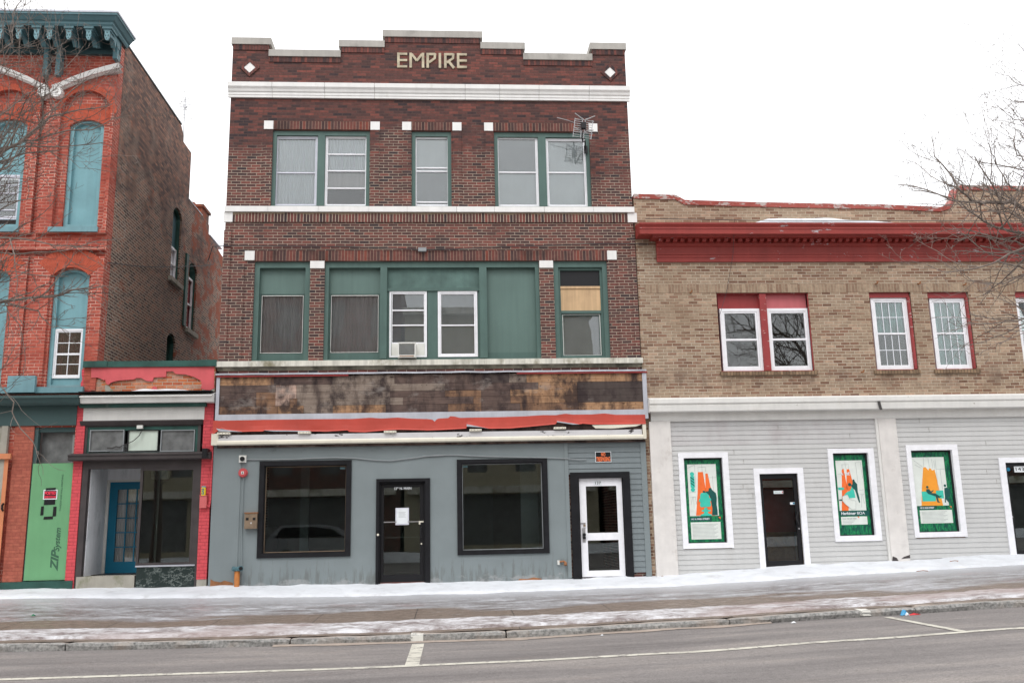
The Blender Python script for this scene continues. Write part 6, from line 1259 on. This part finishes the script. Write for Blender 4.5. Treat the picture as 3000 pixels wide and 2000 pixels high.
# display window bay
bz1, bz0 = pz('I', 1230, 1325, -.03), .3; bx0, bx1 = px('I', 1008, 1400, -.03), px('I', 1440, 1400, -.03)
MB().box(bx0, bx1, -.035, DY, .3, bz1-.03).build('stall_riser', 'marble', PK); MB().box(bx0-.02, bx1+.0, -.06, DY, bz1-.029, bz1).build('stall_cap', 'silver', PK)
gw0, gw1 = px('I', 1038, 950), px('I', 1440, 950); zg1 = zo
MB().box(gw0-.03, gw0+.02, -.025, .03, bz1+.001, zg1).box(gw1-.06, gw1+.0, -.02, .04, bz1+.001, zg1).box(gw0+.021, gw1-.061, -.02, .04, zg1-.05, zg1).box(gw0+.021, gw1-.061, -.02, .04, bz1+.001, bz1+.05).build('display_frame', 'brownm', PK)
MB().box(gw0+.02, gw1-.06, .005, .013, bz1+.05, zg1-.05).build('pane', 'glassd', PK); MB().box(gw0-.012, gw0-.004, .03, DY, bz1+.001, zg1).build('side_pane', 'glassd', PK)
MB().box(gw0-.03, gw0+.01, DY-.04, DY, bz1+.001, zg1).build('corner_post', 'wpeel', PK)
# body of the shop
MB().box(PX1-.2, PX1, .26, 9, .2, 5.0).box(RX+.01, RX+.15, 1.3, 9, .2, 5.0).box(RX+.151, PX1-.2, 8.8, 9, .2, 5.0).box(RX+.151, PX1-.2, 3.5, 3.6, .36, 4.6).each('inner_wall', 'int', PK)
MB().box(RX+.02, PX1, .26, 9, 4.65, 4.8).build('roof', 'blk', PK); MB().box(RX+.151, PX1-.2, DY+.101, 9, .2, .36).build('interior_floor', 'intf', PK); MB().box(ox0-.05, PX1-.2, .101, 3.4, zo+.45, zo+.5).build('ceiling', 'int', PK)
MB().box(ox0-.3, ox0-.01, .1, DY, .3, 3.6).build('inner_side', 'int', PK)
# conduit, meter and yellow tag on the right pink pier
k = P('I', 1555, 880, -.06); o = MB().tube([(px('I', 1577, 300, -.07), -.07, pz('I', 1577, 260, -.07)), (px('I', 1570, 600, -.07), -.07, pz('I', 1570, 500, -.07)), (px('I', 1556, 870, -.07), -.07, pz('I', 1556, 850, -.07)), (px('I', 1548, 895, -.07), -.07, pz('I', 1548, 895, -.07)), (px('I', 1530, 890, -.07), -.07, pz('I', 1530, 880, -.07))], [.013, .013, .02, .03, .03], 7).build('conduit', 'b_pink'); tag(o, 'pink painted conduit running down the right pink pier', 'conduit')
M['pinkp'] = paint('pink_metal_paint', (.58, .13, .13), .5, .08, 3)
q = R('I', 1482, 815, 1533, 903, -.08); t = thing('meter_box', 'pink painted metal box on the right pink pier', 'meter box', ((q[0]+q[1])/2, -.04, q[2])); MB().rb(q, -.12, -.041).build('box_body', 'pinkp', t); MB().box(q[0]-.008, q[1]+.008, -.13, -.041, q[3]+.001, q[3]+.014).build('lid', 'pinkp', t)
M['yel'] = flat('yellow_label', (.75, .58, .03), .4)
q = R('I', 1498, 752, 1524, 812, -.06); t = thing('gas_tag', 'yellow cylinder tag with a pale blue cap above the pink meter box', 'tag', ((q[0]+q[1])/2, -.05, q[2])); MB().tube([((q[0]+q[1])/2, -.09, q[2]), ((q[0]+q[1])/2, -.09, q[3])], .045, 12).build('tag_body', 'yel', t); MB().tube([((q[0]+q[1])/2, -.09, q[3]+.001), ((q[0]+q[1])/2, -.09, q[3]+.03)], .043, 12).build('cap', 'teal_l', t); text('lettering', 'GAS', 'blued', t, (q[0]+q[1])/2, (q[2]+q[3])/2, .06, -.1365, rot=math.pi/2, width=.13, bold=.002)
# long service cable across the dark side wall
pts = [S('E', a, b, RX+.04) for a, b in ((820, 572), (1000, 595), (1150, 605), (1350, 603), (1540, 598), (1635, 585))]
o = MB().tube([(RX+.05, a, b) for a, b in pts], .012, 5).build('service_cable', 'cable'); tag(o, 'thin black service cable along the dark brick side wall', 'cable')
pts = [S('E', a, b, RX+.1) for a, b in ((1655, 495), (1668, 540), (1640, 590), (1650, 700), (1668, 900), (1660, 1200))]
# ================================================================== buildings and trees across the street (seen in the glass)
def opposite(x0, x1, h, mat, label, nw):
    t = thing('brick_building', label, 'building', ((x0+x1)/2, -27, 0)); ho = []; y0 = -26.5
    fl = int(h//3.4)
    for f in range(1, fl):
        for k in range(nw): xc = x0+(x1-x0)*(k+.5)/nw; ho.append([(xc-.5, f*3.5+.6), (xc+.5, f*3.5+.6), (xc+.5, f*3.5+2.5), (xc-.5, f*3.5+2.5)])
    MB().wall([(x0, 0), (x1, 0), (x1, h), (x0, h)], ho+[[(x0+.8, .5), (x1-.8, .5), (x1-.8, 3), (x0+.8, 3)]], y0, y0-.3).build('wall', mat, t)
    MB().box(x0, x1, -36, y0-.31, 0, h-.2).build('building_body', mat, t); MB().box(x0-.1, x1+.1, y0-.3, y0+.35, h, h+.35).build('cornice', 'terra_d', t)
    MB().box(x0+.7, x1-.7, y0-.26, y0-.2, .4, 3.1).build('shop_glass', 'dirtyg', t); MB().box(x0+.2, x1-.2, y0-.12, y0+.5, 3.05, 3.4).build('awning', 'terra_d', t)
    for q in ho: MB().box(q[0][0], q[1][0], y0-.2, y0-.15, q[0][1], q[2][1]).build('window_pane', 'dirtyg', t)
M['creamp'] = paint('cream_stucco', (.42, .38, .28), .8, .1, 2)
opposite(-24, -12.2, 12, 'creamp', 'cream stucco building across the street, farthest left', 5); opposite(-12, -2.6, 14.5, 'b_opp', 'dark red brick building across the street, tallest of its row', 4); opposite(-2.4, 7.4, 12.3, 'creamp', 'cream stucco building across the street beside the tallest one', 4); opposite(7.7, 34, 7.6, 'b_opp', 'low red brick building across the street, farthest right', 6)
# ================================================================== bare street trees
def grow(mb, pts, r0_, r1_, lvl, rng, reach=1.):
    """tube along pts with side twigs; lvl = how many more generations"""
    n = len(pts); rs = [r0_+(r1_-r0_)*i/(n-1) for i in range(n)]
    mb.tube(pts, rs, 6 if r0_ > .03 else 4 if r0_ > .012 else 3)
    if lvl <= 0: return
    L = sum((pts[i+1]-pts[i]).length for i in range(n-1)); k = max(2, int(L*(4.2, 5.2, 4.2, 2.6)[4-min(4, lvl+1) if 0 else min(3, 3-lvl+0 if lvl <= 3 else 0)]*reach))
    for q in range(k):
        t = (q+rng.random())/k*.92+.06; f = t*(n-1); i = min(n-2, int(f)); p_ = pts[i].lerp(pts[i+1], f-i); d = (pts[i+1]-pts[i]).normalized()
        a = d.orthogonal().normalized(); b = d.cross(a); g_ = rng.random()*2*math.pi; s_ = a*math.cos(g_)+b*math.sin(g_)
        an = rad(rng.uniform(32, 68)); dd = (d*math.cos(an)+s_*math.sin(an)); dd.z += .10; dd.normalize()
        l = min(1.5, L*rng.uniform(.25, .5)*(1-t*.45)) * (1. if lvl > 1 else .8); l = max(l, .07); m_ = max(2, min(6, int(l/.10)))
        rr = min(rs[i]*.62, .004+.012*l) if lvl > 1 else .0042
        pp = [p_]; 
        for j in range(m_):
            dd = (dd+Vector((rng.uniform(-.28, .28), rng.uniform(-.28, .28), rng.uniform(-.22, .30)))).normalized(); pp.append(pp[-1]+dd*l/m_)
        grow(mb, pp, rr, max(.0022, rr*.45), lvl-1, rng, reach)
def smooth_pts(p_, rng, wob=.03):
    out = []
    for i in range(len(p_)-1):
        m_ = max(2, int((p_[i+1]-p_[i]).length/.22))
        for j in range(m_): out.append(p_[i].lerp(p_[i+1], j/m_)+Vector((rng.uniform(-wob, wob), rng.uniform(-wob, wob), rng.uniform(-wob, wob)))*(.5 if out else 0))
    out.append(p_[-1]); return out
def tree(base, h, guides, seed, label, cat='tree', group=None, extra=0, nm='bare_tree'):
    rng = random.Random(seed); t = thing(nm, label, cat, base, group); B = Vector(base)
    tr = MB(); tp = [B, B+Vector((.05, .03, h*.35)), B+Vector((-.04, 0, h*.7)), B+Vector((.03, .05, h))]; tr.tube(smooth_pts(tp, rng, .01), [.17-.13*i/(len(smooth_pts(tp, random.Random(0)))-1) for i in range(len(smooth_pts(tp, random.Random(0))))], 12)
    tr.build('trunk', 'bark', t, smooth=True); cr_ = MB(); top = B+Vector((.03, .05, h))
    for g_ in guides:
        p0 = [Vector(q) for q in g_[0]]; zc = min(h, max(h*.45, p0[0].z-B.z-1.0)); root = B+Vector((0, 0, zc))
        pts = smooth_pts([root]+p0, rng, .05); grow(cr_, pts, g_[1], g_[2], g_[3], rng, g_[4] if len(g_) > 4 else 1.)
    cr_.build('crown', 'bark', t); return t
def gp(c, *pp, y=-5.4, dy=0.):   # limb points read off the photograph at the tree's own distance
    o_ = []
    for i, (a, b) in enumerate(pp): yy_ = y+dy*i; q = P(c, a, b, yy_); o_.append((q[0], yy_, q[1]))
    return o_
GL = [(gp('A', (-60, 1220), (0, 1160), (160, 1100), (330, 940), (430, 880), (530, 855), (700, 830), (860, 800), dy=.1), .045, .006, 3),
      (gp('A', (-60, 1180), (100, 1110), (250, 1070), (530, 1010), (700, 985), (870, 905), (1000, 885), y=-5.0), .035, .004, 3),
      (gp('E', (-80, 900), (150, 850), (300, 835), (480, 820), (600, 770), (760, 755), (900, 770), y=-5.2), .035, .005, 3),
      (gp('E', (-60, 385), (200, 395), (420, 440), (600, 462), (780, 395), (960, 382), y=-5.8), .026, .004, 3),
      (gp('A', (-60, 520), (0, 410), (80, 330), (95, 180), (120, 50), (175, -10), y=-5.6), .030, .005, 3),
      (gp('A', (-60, 900), (60, 850), (150, 760), (260, 690), (400, 600), (520, 500), (640, 355), y=-5.8), .022, .004, 3),
      (gp('E', (-60, 860), (150, 900), (290, 950), (340, 1010), (400, 1060), (480, 1080), (560, 1160), y=-4.9), .022, .004, 3),
      (gp('I', (-60, -60), (30, 20), (95, 130), (100, 240), (200, 380), (265, 470), (290, 560), (320, 660), y=-5.4), .022, .003, 1, .8),
      (gp('E', (-60, 1560), (20, 1400), (60, 1300), (120, 1200), y=-5.6), .015, .003, 2),
      (gp('A', (-60, 1350), (60, 1290), (110, 1200), (220, 1020), (260, 960), y=-6.0), .026, .005, 3),
      (gp('A', (-40, 640), (90, 520), (180, 510), (330, 450), (500, 450), y=-5.1), .020, .004, 3),
      (gp('A', (-40, 1010), (120, 1010), (260, 1120), (500, 1190), (620, 1290), (830, 1310), y=-5.4), .018, .003, 3),
      (gp('E', (-60, 980), (60, 940), (150, 1040), (200, 1240), (180, 1400), y=-5.3), .014, .003, 2),
      (gp('A', (-40, 500), (80, 380), (200, 360), (350, 310), (440, 240), y=-5.7), .016, .003, 2)]
GL = [tuple(list(q)[:4])+((q[4] if len(q) > 4 else 1)*1.08,) for q in GL]
tree((-7.9, -5.6, 0), 5.0, GL, 7, 'bare street tree reaching twiggy limbs in front of the painted red building')
GR = [(gp('H', (1430, 1080), (1344, 1040), (1240, 980), (1180, 1000), (1060, 990), (960, 950), (905, 895), (870, 800), (760, 690), (735, 560)), .055, .005, 3),
      (gp('H', (1440, 1230), (1344, 1190), (1220, 1165), (1080, 1120), (980, 1050), (870, 960), (710, 930), (600, 915), y=-5.2), .040, .004, 3),
      (gp('H', (1440, 1270), (1344, 1290), (1240, 1320), (1130, 1400), (950, 1440), (820, 1440), (590, 1370), y=-5.7), .035, .003, 3),
      (gp('H', (1440, 1440), (1344, 1470), (1180, 1520), (980, 1500), (900, 1440), y=-5.3), .016, .003, 2),
      (gp('H', (1440, 960), (1344, 930), (1240, 880), (1180, 760), (1150, 620), y=-5.6), .030, .004, 3),
      (gp('H', (1440, 800), (1344, 780), (1130, 740), (1000, 720), (955, 640), y=-5.4), .020, .003, 3),
      (gp('H', (1200, 1010), (1140, 900), (1130, 700), (1105, 540), (1060, 350)), .014, .003, 2),
      (gp('H', (1440, 480), (1344, 450), (1240, 430), (1110, 300), y=-5.2), .020, .003, 3),
      (gp('H', (1440, 250), (1344, 220), (1250, 170), (1130, 130), y=-5.6), .018, .003, 3),
      (gp('H', (1440, 620), (1344, 600), (1220, 560), (1130, 480), y=-5.0), .018, .003, 3),
      (gp('H', (1440, 1330), (1300, 1250), (1080, 1200), (950, 1165), (780, 1190), (620, 1235), y=-5.6), .022, .003, 3),
      (gp('H', (1440, 1180), (1250, 1060), (1120, 1040), (1000, 1060), (880, 980), (850, 880), (800, 760), y=-5.9), .026, .004, 3),
      (gp('N', (2500, 420), (2352, 440), (2200, 480), (2000, 490), (1800, 490), (1700, 530), (1600, 470)), .022, .003, 2),
      (gp('N', (2500, 470), (2352, 500), (2180, 580), (1950, 660), (1700, 730), y=-5.2), .022, .003, 2),
      (gp('N', (2500, 560), (2260, 620), (2140, 700), (1900, 790), (1800, 790), y=-5.5), .014, .003, 2),
      (gp('N', (2500, 20), (2352, 30), (2150, 90), (1850, 80), (1750, 20), (1600, -120), y=-5.7), .022, .003, 2),
      (gp('H', (1440, 100), (1400, 40), (1344, 0), (1300, -60), y=-5.3), .02, .003, 3),
      (gp('H', (1440, 340), (1380, 330), (1290, 330), (1180, 400), y=-5.5), .016, .003, 3),
      (gp('H', (1440, 700), (1300, 690), (1270, 600), (1290, 500), (1240, 380), y=-5.8), .02, .003, 3)]
tree((10.6, -5.6, .1), 6.0, GR, 11, 'bare street tree overhanging the right end of the red cornice')
rg = random.Random(3)
def dome(bx_, by, n=9):
    G_ = []
    for k in range(n):
        a = 2*math.pi*k/n+rg.uniform(-.3, .3); e = rg.uniform(.5, 1.3); L = rg.uniform(2.6, 4.2); p0 = Vector((bx_, by, 4.2)); d = Vector((math.cos(a)*math.cos(e), math.sin(a)*math.cos(e), math.sin(e)))
        G_.append(([tuple(p0+d*(L*q/4)+Vector((0, 0, .12*q))) for q in range(1, 5)], .05, .008, 2, .9))
    return G_
for bx_, lb in ((14.5, 'bare street tree across the road opposite the tan building, nearer the middle'), (22.5, 'bare street tree across the road opposite the tan building, farther right')):
    tree((bx_, -23.4, .1), 4.0, dome(bx_, -23.4, 12), int(bx_), lb)
# ================================================================== car parked across the street (seen in the shop glass)
CT_ = thing('parked_car', 'silver grey station wagon parked across the street', 'car', (-5.6, -20.9, 0))
M['carp'] = flat('silver_car_paint', (.30, .32, .34), .3, .6); M['tyre'] = flat('black_rubber', (.02, .02, .02), .8)
cxa, cya = -5.6, -20.9
side = [(-2.3, .35), (2.3, .35), (2.35, .75), (2.2, .95), (1.2, 1.08), (.55, 1.55), (-.3, 1.68), (-1.7, 1.66), (-2.2, 1.15), (-2.35, .8)]
MB().prism([(cxa+a, b) for a, b in side], cya-.85, cya+.85).build('body', 'carp', CT_)
for y_ in (cya+.851, cya-.866): MB().prism([(cxa+a, b) for a, b in ((1.0, 1.10), (.48, 1.46), (-.3, 1.58), (-1.6, 1.56), (-1.95, 1.14))], y_, y_+.015).build('side_window', 'blk', CT_)
for a in (-1.45, 1.45):
    for y_ in (cya-.9, cya+.7): w_ = MB().cyl((cxa+a, .33), .33, y_, y_+.2, 24).build('wheel', 'tyre', CT_); MB().cyl((cxa+a, .33), .20, y_-.012, y_+.212, 16).build('rim', 'steel', w_)
for y_ in (-.6, .6): MB().box(cxa+2.28, cxa+2.37, cya+y_-.15, cya+y_+.15, .68, .84).build('headlight', 'paper', CT_)
# ================================================================== litter on the pavement and in the gutter
M['bagb'] = flat('blue_plastic_film', (.08, .36, .62), .3); M['bagr'] = flat('red_plastic_film', (.62, .04, .05), .3)
k = P('X', 2655, 1792, -6.38); zb_ = rz(k[0], -6.4); t = thing('snack_bag', 'crumpled blue and red snack bag lying against the kerb', 'litter', (k[0], -6.4, zb_))
rg = random.Random(4)
def crumple(x0, y0, z0, w_, d_, h_, n=7):
    mb = MB(); mb.loft([[(x0+w_*(i/n-.5), y0+d_*(j/n-.5)+rg.uniform(-.01, .01), z0+h_*math.sin(math.pi*i/n)*math.sin(math.pi*(j+.3)/(n+.6))*rg.uniform(.5, 1.2)+.004) for i in range(n+1)] for j in range(n+1)]); return mb
crumple(k[0]-.04, -6.40, zb_, .11, .07, .09).build('blue_film', 'bagb', t); crumple(k[0]+.10, -6.42, zb_, .20, .04, .028).build('red_film', 'bagr', t); crumple(k[0]-.02, -6.44, zb_, .06, .04, .04).build('white_film', 'paper', t)
for px_, py_, y_, w_, m_, lb in ((765*.4252+2000, 1600+511*.4252, -6.5, .07, 'paper', 'white paper scrap in the gutter left of the painted kerb mark'), (1765, 1892, -6.5, .04, 'paper', 'tiny white scrap in the gutter below the kerb joint'), (2795, 1643, -1.5, .09, 'rust', 'reddish twig litter on the snow left of door 143'), (2702, 1672, -1.9, .12, 'rust', 'long reddish twig on the ice below the third poster'), (97, 1805, -3.6, .08, 'leaf', 'small dark green scrap on the icy sidewalk at the left'), (1940, 1680+5, -1.0, .05, 'rust', 'dead leaf on the snow below the right corner of the grey shop')):
    k = P('X', px_, py_, y_); zz = max(rz(k[0], y_) if y_ < -6.3 else gz(k[0], y_)+.01, 0 if y_ < -6.3 else k[1]-.02)
    if m_ == 'rust' and w_ > .06:
        mb = MB(); mb.tube([(k[0]-w_, y_, zz+.02), (k[0], y_-.03, zz+.035), (k[0]+w_, y_+.01, zz+.02)], .007, 5); mb.tube([(k[0], y_-.03, zz+.035), (k[0]+w_*.5, y_-.08, zz+.03)], .005, 5); o = mb.build('twig', m_); tag(o, lb, 'twig')
    else: o = crumple(k[0], y_, zz, w_, w_*.7, w_*.35, 4).build('scrap', m_); tag(o, lb, 'litter')
# worn white paint marks on the kerb face
M['kpaint'] = paint('worn_kerb_paint', (.66, .65, .60), .8, .1, 4, 0, chip=((.30, .29, .27), .52, 5))
g = MB()
for a, b in ((1203, 1240), (2520, 2552)):
    xa, xb = P('X', a, 1862 if a < 2000 else 1790, -6.33)[0], P('X', b, 1862 if a < 2000 else 1790, -6.33)[0]
    g.loft([[(x, y, z) for x in (xa, (xa+xb)/2, xb)] for y, z in ((-6.12, interp(PR['ct'], xa)+.008), (-6.26, interp(PR['ct'], xa)+.004), (-6.312, interp(PR['ct'], xa)-.012), (-6.322, interp(PR['cb'], xa)+.02))])
struct(g.build('kerb_marking', 'kpaint'))
